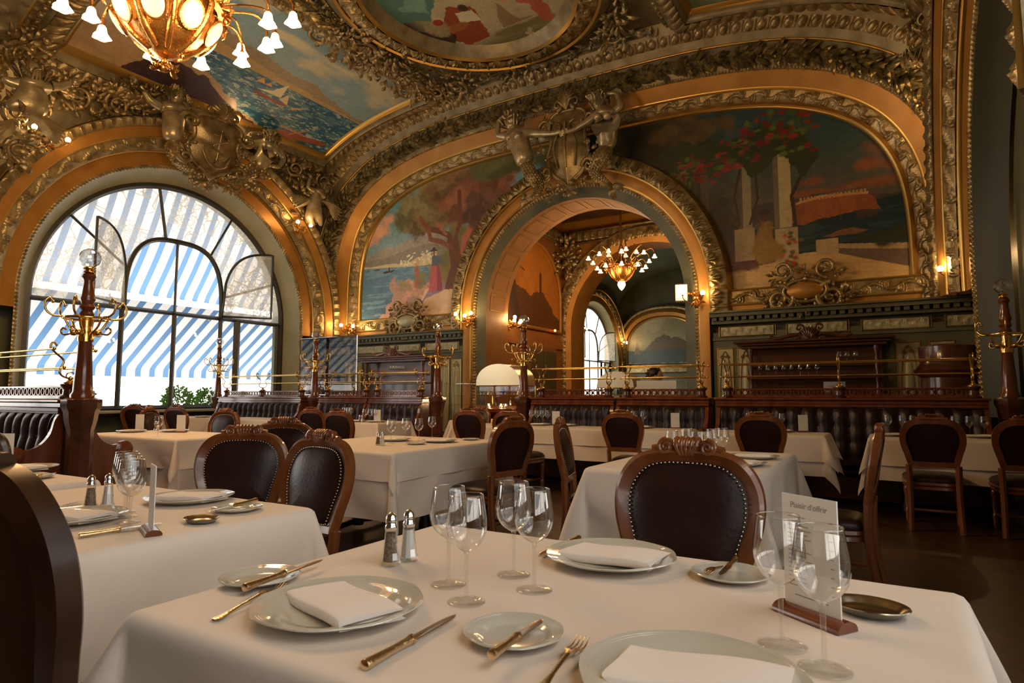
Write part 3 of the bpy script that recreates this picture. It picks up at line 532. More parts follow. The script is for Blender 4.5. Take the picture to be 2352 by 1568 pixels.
def pic_terrace(X, Z):
    p = Pic(X, Z, (56, 76, 74)); p.put(np.clip((5.6 - Z) / 1.4, 0, 1), (100, 84, 62)); p.put(np.clip((Z - 5.6) / .9, 0, 1) * .6, (40, 64, 70))
    for x, z, a, b in ((-.05, 5.1, .35, .12), (.2, 5.4, .3, .12), (-1.0, 4.95, .2, .06), (-.2, 4.8, .5, .08), (-.9, 4.75, .4, .06)): p.ell(x, z, a, b, (134, 80, 52), .9, .9, 5)
    p.poly([(-3, 4.5), (-1.8, 4.7), (-.9, 4.72), (.5, 4.5), (.5, 3.5), (-3, 3.5)], (66, 62, 56), .1); p.poly([(-2.9, 4.1), (-1.4, 4.3), (.5, 4.55), (.5, 3.55), (-2.9, 3.5)], (26, 46, 50)); p.put((Z < 4.4) * (Z > 3.6) * (X > -1.6) * (fbm(X * .6, Z * 5, 3, 3) > .58) * .35, (60, 84, 82))
    p.poly([(-1.5, 4.28), (-1.42, 4.55), (-1.25, 4.62), (-.95, 4.68), (-.22, 4.63), (-.1, 4.55), (-.02, 4.33), (-.42, 4.33), (-.89, 4.29), (-1.2, 4.2)], (150, 84, 44), .08); p.put((Z > 4.2) * (Z < 4.65) * (X > -1.4) * (X < -.05) * (fbm(X * 3, Z * .6, 3, 7) > .54) * .35, (104, 58, 38)); p.line([(-1.3, 4.6), (-.9, 4.67), (-.2, 4.62)], .02, (186, 146, 92))
    for x in np.linspace(-1.25, -.25, 18): p.poly([(x, 4.62), (x + .035, 4.62), (x + .035, 4.69), (x, 4.69)], (184, 132, 84))
    p.poly([(-.9, 3.95), (-.7, 4.03), (-.45, 4.06), (-.2, 3.98), (-.35, 3.93)], (120, 82, 56), .05)
    p.poly([(-3.1, 3.0), (-3.1, 3.62), (-1.62, 3.68), (-.98, 3.7), (-.32, 3.7), (.5, 3.5), (.5, 3.0)], (196, 160, 104)); p.put((Z < 3.7) * (np.abs(frac(Z * 6 + X * .35) - .5) < .05) * .3, (150, 110, 70)); p.poly([(-.8, 3.68), (-.3, 3.5), (.5, 3.25), (.5, 3.62), (-.3, 3.72)], (104, 84, 70)); p.poly([(-3.1, 3.45), (-2.4, 3.5), (-1.6, 3.6), (-1.7, 3.68), (-3.1, 3.72)], (88, 68, 54))
    p.poly([(-1.02, 3.64), (-1.02, 3.9), (-.67, 3.9), (-.67, 3.64)], (176, 148, 104)); p.poly([(-.7, 3.72), (-.7, 3.8), (.45, 3.68), (.45, 3.58)], (168, 140, 98)); p.ell(.1, 3.85, .5, .14, (48, 52, 34), .5, 1., 5)
    for x, z, a, b, c, sd in ((-3.6, 5.2, 1.1, 1.2, (64, 58, 38), 2), (-4.4, 6.2, 1.3, .5, (58, 58, 38), 3), (-2.6, 3.95, .5, .45, (82, 52, 38), 4), (-2.6, 4.4, .35, .5, (64, 56, 36), 7), (-2.1, 3.8, .3, .25, (92, 44, 34), 5), (-3.2, 6.35, .6, .3, (96, 76, 46), 6)): p.ell(x, z, a, b, c, .4, .9, sd); p.ell(x, z, a * .8, b * .8, tuple(int(v * .6) for v in c), .7, 1.7, sd + 12, .7)
    def colm(x0, x1, z0, z1, c):
        p.poly([(x0, z0), (x0 + .01, z1), (x1 - .01, z1), (x1, z0)], c); p.poly([(x0, z0), (x0 + .01, z1), (x0 + (x1 - x0) * .3, z1), (x0 + (x1 - x0) * .3, z0)], tuple(int(v * .62) for v in c)); p.poly([(x0 - .05, z1 - .02), (x0 - .05, z1 + .07), (x1 + .05, z1 + .07), (x1 + .05, z1 - .02)], c)
    colm(-3.42, -3.24, 4.6, 5.8, (120, 104, 72)); colm(-3.06, -2.83, 4.05, 5.55, (84, 74, 54)); colm(-2.29, -2.06, 4.25, 5.45, (140, 126, 96)); p.poly([(-2.38, 3.66), (-2.38, 4.27), (-2.02, 4.27), (-2.02, 3.66)], (156, 132, 96)); colm(-1.68, -1.38, 4.2, 5.75, (176, 156, 114)); p.poly([(-1.68, 3.42), (-1.68, 4.18), (-1.3, 4.18), (-1.3, 3.42)], (170, 148, 106))
    p.line([(-2.28, 4.35), (-2.36, 4.9), (-2.25, 5.4)], .022, (60, 42, 28)); p.line([(-2.1, 4.35), (-1.95, 4.8), (-1.98, 5.3)], .022, (60, 42, 28)); p.line([(-1.33, 4.25), (-1.38, 4.76), (-1.2, 5.13), (-1.27, 5.54)], .03, (60, 42, 28))
    p.poly([(-3.75, 6.0), (-3.3, 6.15), (-2.7, 5.98), (-2.2, 6.02), (-1.76, 6.2), (-1.4, 6.02), (-1.1, 5.75), (-.98, 5.4), (-1.2, 5.1), (-1.5, 5.55), (-2.0, 5.2), (-2.3, 5.5), (-2.7, 5.35), (-3.3, 5.6), (-3.6, 5.5)], (48, 58, 30), .35, 3)
    r = random.Random(3)
    for k in range(170):
        x = r.uniform(-3.6, -.95); z = 5.65 + .35 * math.sin((x + 2.6) * 1.2) + r.gauss(0, .2); p.ell(x, z, r.uniform(.03, .09), r.uniform(.02, .06), r.choice([(128, 34, 26), (150, 44, 32), (72, 88, 40), (38, 50, 26), (92, 104, 50), (110, 30, 26)]), .6, .5, k)
    p.ell(-1.85, 4.0, .16, .4, (132, 98, 44), .3, .4); p.ell(-1.82, 3.8, .26, .22, (140, 106, 48), .3, .4); p.ell(-1.83, 4.45, .08, .1, (84, 50, 34)); p.ell(-1.84, 4.53, .1, .05, (60, 36, 24))
    for k in range(30): p.ell(-1.42 + r.gauss(0, .06), r.uniform(3.35, 4.1), .04, .03, r.choice([(160, 56, 36), (90, 90, 44), (180, 90, 50)]), .5, .4, k)
    p.noise(.16, 9); p.noise(.1, 2.2, 9); return p.c
wall_canvas(-5.6, .45, 3.02, 6.9, pic_terrace, 'mural', 'arched terrace painting with white columns, red flowering pergola and sea cliff', 560, gain=1.15)

def vault_canvas(x0, x1, y0, y1, fn, name, label, n=300, mask=None, off=.02, gain=1.):
    xs = np.linspace(x0, x1, n); ys = np.linspace(y0, y1, int(n * (y1 - y0) / abs(x1 - x0))); X, Y = np.meshgrid(xs, ys, indexing='ij'); kp = None if mask is None else mask(X, Y)
    return canvas(name, np.stack([X, Y, zv(X) - off], 2), fn(X, Y), kp, label, gain=gain)
def pic_sail(X, Y):      # horizon along y at x = -10.8, sky towards the crown
    U, V = Y.T, X.T; p = Pic(U, V, (136, 164, 170)); p.put(np.clip((V + 10.2) / 1.4, 0, 1), (112, 148, 158))
    p.put((fbm(U * .7, V * 1.6, 1.5, 6) - .48) * 5 * (V > -10.6), (196, 190, 158))
    p.poly([(4.8, -10.1), (5.8, -10.0), (6.8, -10.25), (7.6, -10.3), (8.2, -10.45), (9.0, -10.4), (9.8, -10.62), (10.9, -10.75), (10.9, -10.85), (4.8, -10.85)], (150, 134, 108), .2, 4); p.poly([(4.8, -10.4), (7, -10.55), (8.6, -10.7), (10.9, -10.8), (10.9, -10.86), (4.8, -10.86)], (176, 152, 104), .12, 5)
    p.poly([(4.8, -10.85), (10.9, -10.85), (10.9, -12.2), (4.8, -12.2)], (40, 92, 124)); m = V < -10.86; p.put(m * np.clip((-11.3 - V) * .9, 0, 1) * .7, (24, 74, 88)); p.put(m * (fbm(U * .9, V * 3, 5, 8) > .55) * .55, (96, 142, 150)); p.put(m * (fbm(U * 2, V * 6, 5, 18) > .64) * .7, (178, 190, 170))
    p.poly([(8.15, -11.22), (8.45, -11.1), (8.6, -10.75), (8.72, -11.18)], (214, 204, 168)); p.poly([(8.72, -11.24), (8.8, -11.0), (8.98, -11.3)], (204, 186, 150)); p.poly([(8.1, -11.28), (8.2, -11.36), (8.85, -11.38), (9.0, -11.3)], (130, 62, 44)); p.poly([(8.0, -11.05), (8.06, -10.88), (8.2, -11.03)], (214, 160, 100)); p.poly([(8.2, -11.04), (8.27, -10.92), (8.36, -11.02)], (206, 150, 96)); p.poly([(9.1, -11.3), (9.45, -11.12), (9.15, -11.36)], (204, 150, 110))
    p.poly([(9.2, -12.0), (9.35, -11.92), (10.6, -11.8), (10.55, -11.9), (9.4, -12.1)], (140, 70, 44)); p.line([(9.6, -11.95), (9.9, -11.7)], .02, (170, 120, 80)); p.line([(9.3, -11.85), (9.9, -11.85)], .02, (176, 110, 70))
    p.poly([(4.8, -11.0), (6.0, -11.35), (6.8, -11.3), (7.4, -11.5), (8.2, -11.9), (8.8, -12.05), (8.8, -12.3), (4.8, -12.3)], (168, 140, 104), .15, 7); p.poly([(6.3, -11.5), (7.2, -11.55), (8.3, -12.0), (8.8, -12.1), (8.8, -12.3), (5.6, -12.3)], (72, 54, 58), .2, 8); p.poly([(4.8, -10.3), (5.9, -10.5), (6.6, -10.9), (5.6, -11.3), (4.8, -11.3)], (172, 160, 138), .2, 3)
    p.noise(.1, 3); return p.c.transpose(1, 0, 2)
vault_canvas(-12.08, -8.97, 4.92, 10.78, pic_sail, 'ceiling_painting', 'ceiling canvas of white sailing boats on a blue bay below mountains', 300, gain=1.35)
def pic_cloud(X, Y):
    p = Pic(X, Y, (120, 138, 100)); p.put((fbm(X, Y, 1.1, 4) - .45) * 4, (164, 168, 112)); p.put((fbm(X, Y, .8, 14) - .55) * 5, (84, 122, 104)); p.ell(-.9, 10.0, .4, .4, (96, 96, 64), .6, 1.); p.ell(.1, 10.3, .3, .6, (164, 120, 50), .6, 1.); return p.c
vault_canvas(-2.78, .38, 4.92, 10.78, pic_cloud, 'ceiling_painting', 'ceiling canvas of hazy green clouds over the terrace painting', 160)
def pic_round(X, Y):
    p = Pic(X, Y, (178, 166, 128)); p.put((fbm(X, Y, 1.2, 4) - .48) * 4, (206, 192, 150)); p.put(np.clip((Y - 9.6) * 2.5, 0, 1) * (fbm(X, Y, 3, 2) > .35), (112, 104, 66)); p.put(np.clip((-6.9 - X) * 1.8, 0, 1), (70, 66, 52)); p.ell(-5.7, 9.75, .7, .12, (120, 112, 70), .5, 1.)
    p.poly([(-7.9, 7.2), (-6.4, 7.2), (-6.6, 8.3), (-7.1, 8.75), (-7.75, 8.4)], (74, 118, 108), .3); p.poly([(-7.3, 8.1), (-6.7, 8.0), (-6.9, 8.5)], (112, 152, 134), .3)
    p.poly([(-6.1, 8.7), (-6.55, 8.6), (-7.0, 9.0), (-6.9, 9.75), (-6.35, 9.7), (-6.2, 9.2)], (140, 62, 30), .2, 4); p.poly([(-6.2, 8.85), (-6.5, 8.8), (-6.6, 9.1), (-6.2, 9.2)], (206, 196, 164), .1); p.ell(-6.3, 8.72, .09, .11, (60, 34, 24)); p.ell(-6.75, 9.15, .28, .12, (150, 92, 40), .2); p.poly([(-6.9, 9.3), (-7.5, 8.9), (-7.2, 9.7)], (52, 36, 28), .2); p.ell(-7.1, 9.0, .22, .25, (150, 136, 100), .3, .5); p.ell(-6.95, 8.85, .1, .1, (150, 50, 28))
    p.poly([(-5.3, 8.2), (-4.3, 7.2), (-4.2, 8.2), (-4.9, 9.3), (-5.0, 10.2), (-5.3, 9.6)], (176, 92, 66), .35, 6); p.poly([(-5.0, 8.2), (-4.2, 7.6), (-4.6, 8.9)], (206, 110, 78), .2); p.line([(-5.3, 8.2), (-5.55, 8.9)], .07, (196, 150, 112)); p.poly([(-5.9, 9.3), (-5.7, 8.9), (-5.6, 9.5), (-5.2, 9.55), (-6.0, 9.6)], (140, 116, 82), .1)
    p.noise(.12, 4); return p.c
vault_canvas(-7.65, -4.15, 6.4, 10.2, pic_round, 'ceiling_painting', 'round ceiling canvas with figures in teal and red dress on a pale sky', 260, lambda X, Y: ((X + 5.9) / 1.72) ** 2 + ((Y - 8.3) / 1.87) ** 2 < 1)

# ================================================================ THE BIG WINDOW
def window(c, side, idx, casements=True):
    """iron frame (y-z plane) with lace glass above the transom"""
    X = -13.16; W_ = (lambda x: x) if side < 0 else (lambda x: 2 * CX - x); fr = M()
    def bar(y0, z0, y1, z1, t=.03, d=.06): fr.tube([(W_(X), y0, z0), (W_(X), y1, z1)], t, 4, flat=1.3)
    h, z = sup(c, 2.73, 2.95, 2.73, 2, .85, 90); fr.tube(np.stack([np.full_like(h, W_(X)), h, z], 1), .07, 5); bar(c - 2.75, 2.95, c + 2.75, 2.95, .045); bar(c - 2.75, .93, c + 2.75, .93, .06)
    hi, zi = sup(c, 1.07, 2.96, 1.56, 3, 2.9, 60); fr.tube(np.stack([np.full_like(hi, W_(X)), hi, zi], 1), .055, 5)
    for y in (c - 1.1, c - .02, c + 1.07, c + 1.5, c + 2.62): bar(y, .9, y, 2.95, .07 if y == c + 1.5 else .04)
    bar(c - .02, 2.95, c - .02, 4.5, .025)
    rads = [(a, c + 2.73 * math.cos(a), 2.95 + 2.73 * math.sin(a)) for a in (math.radians(22), math.radians(62), math.radians(100), math.radians(142))]
    for a, y, z_ in rads:
        k = min(range(len(hi)), key=lambda i: abs(math.atan2(zi[i] - 2.95, hi[i] - c) - a)); bar(hi[k], zi[k], y, z_, .028)
    f = fr.build('window_%d' % idx, IR); struct(f)
    g = M(); A = np.stack([np.full(60, W_(X - .01)), c + 2.7 * np.cos(np.linspace(PI, 0, 60)), 2.95 + 2.7 * np.sin(np.linspace(PI, 0, 60))], 1); th_ = np.linspace(PI, 0, 60)
    B = np.stack([np.full(60, W_(X - .01)), c + 1.07 * np.sign(np.cos(th_)) * np.abs(np.cos(th_)) ** .667, 2.95 + 1.57 * np.sin(th_) ** .667], 1); g.grid(np.stack([A, B], 1)); g.build('lace_pane', LG, f)
    g = M(); g.grid([[(W_(X - .01), c - 2.7, .9), (W_(X - .01), c - 2.7, 2.95)], [(W_(X - .01), c + 2.7, .9), (W_(X - .01), c + 2.7, 2.95)]]); g.build('clear_pane', TW, f)
    if casements:
        for sg, hy, ang in ((-1, c - 1.07, math.radians(212)), (1, c + 1.07, math.radians(-32))):
            # leaf: hinge at 0, free edge at 1.05; curved top
            u = np.linspace(0, 1.05, 20); top = 2.95 + 1.57 * (1 - (1 - u / 1.07) ** 3 * .999) ** (1 / 3); d = np.array([math.cos(math.radians(56)), sg * math.sin(math.radians(56))]); P = np.stack([X + .05 + d[0] * u, hy + d[1] * u], 1)
            g = M(); g.grid(np.stack([np.stack([P[:, 0], P[:, 1], np.full(20, 3.0)], 1), np.stack([P[:, 0], P[:, 1], top], 1)], 1)); lf = M()
            out = [(P[0, 0], P[0, 1], 3.0)] + [(P[i, 0], P[i, 1], top[i]) for i in range(20)] + [(P[-1, 0], P[-1, 1], 3.0)]; lf.tube(out, .028, 4, closed=True); l_ = lf.build('casement', IR, f); g.build('casement_pane', LG, l_)
    return f
window(7.75, -1, 1); window(-.05, -1, 2, False); window(.5, 1, 3, False)
mm = M(); mm.box(-13.25, -12.75, 5.0, 10.55, .84, .9, .015); trim(mm, CREAM)
# ---- outside: awnings, planters, pale paving
def awning(name, label, y0, y1, x0, z0, x1, z1, val=.22, sag=.0):
    n = 30; t = np.linspace(0, 1, n); ys = np.linspace(y0, y1, 160); P = np.array([[(x0 + (x1 - x0) * k, y, z0 + (z1 - z0) * k - sag * math.sin(PI * k) - .03 * (k > .999)) for k in t] + [(x1 - .01, y, z1 - val * j) for j in (.5, 1)] for y in ys])
    mm = M(); mm.grid(P); o = mm.build(name, AW); tag(o, label, 'awning')
awning('window_awning', 'blue and white striped awning sloping low outside the big window', 3.0, 13.5, -13.6, 3.2, -15.6, 1.86)
awning('window_awning', 'blue and white striped awning high behind the top arch of window', 3.6, 13.5, -13.7, 7.0, -15.6, 3.75, .1, .3)
awning('window_awning', 'unseen striped awning added to dim the window beside the nearest table', -4, 5, 1.95, 3.4, 3.5, 1.75)  # out of view, added to cut the daylight reaching the nearest table
mm = M(); mm.box(-30, -13.55, -15, 45, -.05, 0); o = mm.build('pavement', mat('sunlit_pavement', (.85, .85, .85), .8)); struct(o)
def shrub(x, y, s, label):
    t = thing('potted_shrub', label, 'plant', (x, y, 0), group='clipped shrubs outside the window'); r = random.Random(int(y * 100)); mm = M(); c = np.array([0, 0, 1.08])
    for k in range(700):
        d = np.array([r.gauss(0, 1) for _ in range(3)]); d /= np.linalg.norm(d); q = r.uniform(.6, 1.05) * .3 * s; leaf(mm, c + d * q, d + np.array([r.uniform(-1, 1) for _ in range(3)]), np.cross(d, (0, .1, 1)), .07, .045, .2)
    mm.build('foliage', GREEN, t, 180); p = M(); p.tube([(0, 0, .6), (0, 0, 1.0)], .02); p.build('stem', MH, t); p = M(); p.lathe([(.0, 0), (.16, 0), (.22, .58), (.25, .6), (.25, .66), (.2, .66), (.2, .6), (0, .6)], 20); p.build('pot', CREAM, t)
shrub(-13.95, 6.25, 1.15, 'clipped green shrub beyond the glass behind the near coat stand'); shrub(-13.95, 8.35, 1.0, 'round green shrub beyond the middle of the window'); shrub(-14.05, 9.15, .9, 'green shrub beyond the slim far coat stand'); shrub(-14.1, 5.6, .7, 'small green shrub seen behind the brass rack and mullion'); shrub(-14.3, 10.3, .6, 'smallest green shrub beyond the window end')

# ================================================================ HALL BEHIND THE ARCHWAY AND THE ROOM BEYOND
mm = M(); mm.box(-8.5, -8.2, 12.9, 16.5, 0, 7); mm.box(-2.9, -2.6, 12.9, 16.5, 0, 7); mm.box(-8.2, -8.14, 12.9, 16.5, 2.5, 2.62, .01); o = mm.build('wall_hall', mat('hall_orange_paint', (.28, .10, .025), .45, .1, (.34, .14, .04), 3)); struct(o)
mm = M(); mm.box(-8.5, -2.6, 12.9, 16.5, 6.3, 6.4); o = mm.build('ceiling_hall', mat('hall_ceiling_dark', (.035, .018, .012), .5, 0, (.09, .04, .02), 3)); struct(o)
mm = M()
for y, z in ((16.42, 5.62), (16.42, 5.95)): mm.tube([(-8.2, y, z), (-2.9, y, z)], .04)
for x, z in ((-8.12, 5.62), (-8.12, 5.95)): mm.tube([(x, 13, z), (x, 16.5, z)], .04)
A = np.array([[-8.2, 16.45, 5.66], [-2.9, 16.45, 5.66]]); band(A, A + (0, -.03, .26), r_acan(.22), .05, (-5, 10, 3), ns=500, nt_=8, mm=mm); A = np.array([[-8.15, 12.95, 5.66], [-8.15, 16.45, 5.66]]); band(A, A + (.03, 0, .26), r_acan(.22), .05, (-5, 14, 3), ns=400, nt_=8, mm=mm)
foliage(mm, (-8.0, 16.3, 5.2), .5, 120, 5, (1, -1, 0)); trim(mm, GP, 180)
for y0 in (13.3,):
    ys = np.linspace(13.2, 16.2, 140); zs = np.linspace(3.0, 5.4, 120); Y, Z = np.meshgrid(ys, zs, indexing='ij')
    p = Pic(Y, Z, (178, 108, 40)); p.put((fbm(Y, Z, 1, 4) - .4) * 3, (196, 126, 52)); p.poly([(13.2, 4.4), (13.7, 4.1), (14.4, 3.9), (15.2, 4.0), (15.8, 3.6), (16.2, 3.4), (16.2, 3), (13.2, 3)], (92, 58, 30), .3); p.poly([(13.2, 5.0), (13.5, 4.6), (13.8, 3.8), (14, 3), (13.2, 3)], (62, 42, 24), .4); p.poly([(15.0, 3.9), (15.0, 4.5), (15.07, 4.62), (15.14, 4.5), (15.14, 3.9)], (88, 52, 28)); p.line([(13.5, 4.3), (13.9, 4.9), (14.3, 5.0)], .02, (60, 40, 24)); p.line([(13.7, 4.6), (14.2, 4.5)], .015, (60, 40, 24)); p.noise(.15, 5)
    canvas('mural', np.stack([np.full_like(Y, -8.17), Y, Z], 2), p.c, ((Y - 14.7) / 1.5) ** 2 + (np.maximum(Z - 3.9, 0) / 1.45) ** 2 < 1, 'amber painting with a distant tower inside the hall past the archway')
    h, z = sup(14.7, 1.52, 3.9, 1.47, 2, 3.0, 80); mm = M(); mm.tube(np.stack([np.full_like(h, -8.14), h, z], 1), .045); mm.tube([(-8.14, 13.18, 3), (-8.14, 16.22, 3)], .05); trim(mm, GO)
# door in the hall
mm = M(); mm.box(-8.2, -8.1, 14.3, 15.9, 0, 2.5, .01); f = struct(mm.build('door_1', mat('door_surround', (.2, .1, .035), .4))); mm = M(); mm.box(-8.12, -8.07, 14.4, 15.08, 0, 2.4, .01); mm.box(-8.12, -8.07, 15.12, 15.8, 0, 2.4, .01); d = mm.build('door_leaf', mat('door_bronze_paint', (.12, .09, .04), .35, .2), f); mm = M(); mm.tube([(-8.03, 15.06, 1.0), (-8.03, 15.06, 1.2)], .015); mm.build('door_handle', BR, d)
# arch mouldings round the second opening
for r0, y0, r1, y1, m, fn, amp in [(2.3, 16.48, 2.45, 16.42, GO, None, 0), (2.45, 16.42, 2.75, 16.36, GP, r_shell(.3), .05)]:
    trim(band(ringA(r0, y0), ringA(r1, y1), fn, amp, (AC, 4, 3), ns=900 if fn else 200, nt_=8 if fn else 3), m, 180 if fn else 40)
mm = M(); a, b = ringA(2.3, 16.48), ringA(2.3, 17.4); mm.grid(np.stack([a, b], 1)); trim(mm, GO)
# far room: vault, side walls, window, end wall
def shift(P, dy): P = np.array(P); P[:, 1] += dy; return P
vault('ceiling_far_room', 17.4, 33.2, (29.5,), mat('far_vault_paint', (.16, .14, .07), .5, .1, (.2, .24, .16), .8), 60, 3.2)
mm = M()
for (y0, y1) in ((17.4, 26.74), (32.26, 33.6)): mm.box(-13.5, -13.2, y0, y1, 0, 8.4)
mm.box(-13.5, -13.2, 26.74, 32.26, 0, .9); th_ = np.linspace(PI, 0, 60); A = np.stack([np.full(60, -13.2), 29.5 + 2.76 * np.cos(th_), 2.95 + 2.76 * np.sin(th_)], 1); B = A.copy(); B[:, 2] = 8.4; mm.grid(np.stack([A, B], 1)); mm.box(-13.5, 2.2, 33.2, 33.5, 0, 8.6); mm.box(1.5, 1.8, 17.4, 33.5, 0, 8.6); struct(mm.build('wall_far_room', OL))
LRs = LR
for r0, x0, r1, x1, m, fn, amp, bl in LR[:6]:
    trim(band(shift(ringW(7.75, r0, x0, -1, .9 if r0 < 2.9 else 0), 21.75), shift(ringW(7.75, r1, x1, -1, .9 if r0 < 2.9 else 0), 21.75), fn, amp, (CX, 29, 3), ns=600 if fn else 200, nt_=6 if fn else 3, bulge=bl), m, 180 if fn else 40)
window(29.5, -1, 4)
X, Z = np.meshgrid(np.linspace(-12.6, -8.2, 120), np.linspace(2.9, 5.5, 90), indexing='ij'); p = Pic(X, Z, (140, 134, 96)); p.put((fbm(X, Z, 1, 4) - .4) * 3, (170, 160, 120)); p.poly([(-11.6, 3.6), (-10.9, 4.2), (-10.4, 4.5), (-9.9, 4.3), (-8.2, 3.8), (-8.2, 3.4), (-11.8, 3.4)], (96, 84, 64), .3); p.poly([(-12.6, 2.9), (-12.6, 3.6), (-8.2, 3.7), (-8.2, 2.9)], (70, 84, 76), .2); p.poly([(-12.1, 3.4), (-11.9, 4.2), (-11.7, 3.4)], (110, 100, 80)); p.noise(.15, 4)
canvas('mural', np.stack([X, np.full_like(X, 33.1), Z], 2), p.c, (np.abs((X + 10.4) / 2.1) ** 2.4 + (np.maximum(Z - 3.3, 0) / 2.1) ** 2.4 < 1), 'small grey coast painting on the far wall beyond both archways')
for o, m, r in ((.0, GB, .06), (.25, GO, .2), (.55, GP, .12)):
    h, z = sup(-10.4, 2.1 + o, 3.3, 2.1 + o, 2.4, 2.9, 80); mm = M(); mm.tube(np.stack([h, np.full_like(h, 33.05), z], 1), r, 6); trim(mm, m)
mm = M(); mm.box(-12.9, -8, 33.0, 33.2, 2.4, 2.85, .03); trim(mm, GP)
# ================================================================ CHAIRS
def make_chair():
    t = thing('dining_chair', '', 'chair'); TIL = math.radians(9); ZB = .56          # origin on the floor under the seat; front is +y
    def bp(x, z, off=0.): return (x, -.215 - (z - .45) * math.tan(TIL) + off, z)      # a point on the reclined plane of the back
    half = [(.0, .995), (.09, .992), (.16, .976), (.207, .94), (.238, .885), (.248, .82), (.24, .75), (.216, .67), (.186, ZB)]
    out = bez([(x, z) for x, z in half], 5); outl = np.array([bp(x, z) for x, z in out] + [bp(-x, z) for x, z in out[::-1][:-1]]) if 0 else None
    R = [(x, z) for x, z in out]; L_ = [(-x, z) for x, z in out[::-1]][:-1]; ring = R + L_
    f = M(); P = np.array([bp(x, z) for x, z in ring]); n = len(P); cen = np.array(bp(0, .78)); inner = cen + (P - cen) * np.array([.80, 1, .78])
    tn = np.roll(P, -1, 0) - np.roll(P, 1, 0); prof = [(0, -.016), (.0, .02), (.25, .03), (.6, .022), (1, .012), (1, -.016)]
    f.grid(np.stack([np.stack([P + (inner - P) * a + np.array([0, b, 0]) for a, b in prof], 1)], 0)[0], cu=True, cv=True)
    for s_ in (1, -1):       # rear legs running up into the stiles
        leg = M(); pts = bez([(s_ * .186, bp(0, ZB)[1], ZB + .02), (s_ * .182, -.225, .44), (s_ * .182, -.235, .25), (s_ * .19, -.28, 0.0)], 6); leg.tube(pts, [.026] * len(pts), 8); leg.build('leg', WD, t)
        leg = M(); leg.lathe([(.0, .44), (.03, .44), (.032, .36), (.022, .345), (.03, .33), (.034, .31), (.026, .25), (.02, .14), (.027, .12), (.03, .1), (.022, .07), (.026, .05), (.018, 0), (0, 0)], 16, (s_ * .2, .2, 0)); leg.build('leg', WD, t)
    f.build('back_frame', WD, t, 50)
    c = M()                   # carved crest: two volutes with a fluted fan between them
    for s_ in (1, -1):
        c.tube([bp(x, z, .022) for x, _, z in spiral((s_ * .07, 0, 1.0), .026, 1.7, -s_, PI / 2, n=26)], np.linspace(.009, .005, 27), 8); c.lathe([(.0001, -.014), (.028, -.014), (.031, 0), (.028, .016), (.0001, .018)], 20, mx=T(*bp(s_ * .07, 1.0, .004), -PI / 2, 0, 0))
    for x in (-.033, -.0165, 0, .0165, .033): c.tube(bez([bp(x * .6, .975, .02), bp(x * .85, .992, .026), bp(x * 1.05, 1.012, .024), bp(x * 1.1, 1.026, .006), bp(x * 1.05, 1.02, -.014)], 5), [.0075] * 8 + [.0105] * 13, 9)
    c.tube(bez([bp(-.12, .985, .004), bp(-.07, .992, .0), bp(0, .99, 0), bp(.07, .992, 0), bp(.12, .985, .004)], 6), .02, 10)
    c.build('carved_crest', WD, t)
    pd = M(); k = np.linspace(0, 1, 9); inn = cen + (P - cen) * np.array([.80, 1, .81])
    pd.grid(np.stack([cen + (inn - cen) * q + np.array([0, .012 + .035 * (1 - q ** 3.2), 0]) for q in k], 1), cu=True, flip=True); pd.build('backrest', LE, t, 180)
    pb = M(); pb.grid(np.stack([cen + (inn - cen) * q + np.array([0, -.006 - .008 * (1 - q ** 4), 0]) for q in k], 1), cu=True); pb.build('backrest_rear_panel', LE, t, 180)
    nl = M(); q = cen + (P - cen) * np.array([.775, 1, .785]); seg = np.vstack([q, q[:1]]); s = np.concatenate([[0], np.cumsum(np.linalg.norm(np.diff(seg, axis=0), axis=1))])
    for d in np.arange(0, s[-1], .0145): p = [np.interp(d, s, seg[:, j]) for j in range(3)]; nl.ball((p[0], p[1] + .022, p[2]), .0042, 6)
    nl.build('nailhead_trim', NAIL, t, 180); nl = M()
    for x in np.linspace(-.2, .2, 28): nl.ball((x, .243, .435), .004, 5)
    nl.build('seat_nailheads', NAIL, t, 180)
    st = M(); a = np.linspace(0, 2 * PI, 40, endpoint=False); sx = .225 * np.sign(np.cos(a)) * np.abs(np.cos(a)) ** .4; sy = .225 * np.sign(np.sin(a)) * np.abs(np.sin(a)) ** .4; sx = sx * (1 + .14 * sy / .225)
    st.grid(np.stack([np.stack([sx * q, sy * q + .01, np.full(40, z)], 1) for q, z in ((.001, .50), (.4, .497), (.75, .487), (.93, .468), (1.0, .445), (.98, .42), (.001, .42))], 1), cu=True); st.build('seat', LE, t, 60)
    sf = M(); sf.grid(np.stack([np.stack([sx * q, sy * q + .01, np.full(40, z)], 1) for q, z in ((.9, .425), (1.0, .42), (1.02, .40), (.97, .385), (.99, .36), (.9, .35))], 1), cu=True); sf.build('seat_frame', WD, t)
    sr = M(); sr.tube([(-.2, .2, .15), (-.186, -.25, .15)], .012); sr.tube([(.2, .2, .15), (.186, -.25, .15)], .012); sr.tube([(-.19, -.02, .15), (.19, -.02, .15)], .013); sr.build('stretcher', WD, t)
    return t
chair0 = make_chair(); first = [True]
def chair(cx, cy_, ang, label, dist=.335, group='carved walnut dining chairs with dark leather', s=1.0):
    """cx, cy: where the crest of the back stands; ang: the direction it faces, degrees from +y counter-clockwise"""
    a = math.radians(ang); loc = (cx - math.sin(a) * dist, cy_ + math.cos(a) * dist, 0)
    if first[0]: first[0] = False; o = chair0; o.location = loc; o.rotation_euler = (0, 0, a); o['label'] = label; o['group'] = group
    else: o = dup(chair0, loc, a, label, group)
    o.scale = (s, s, s); return o

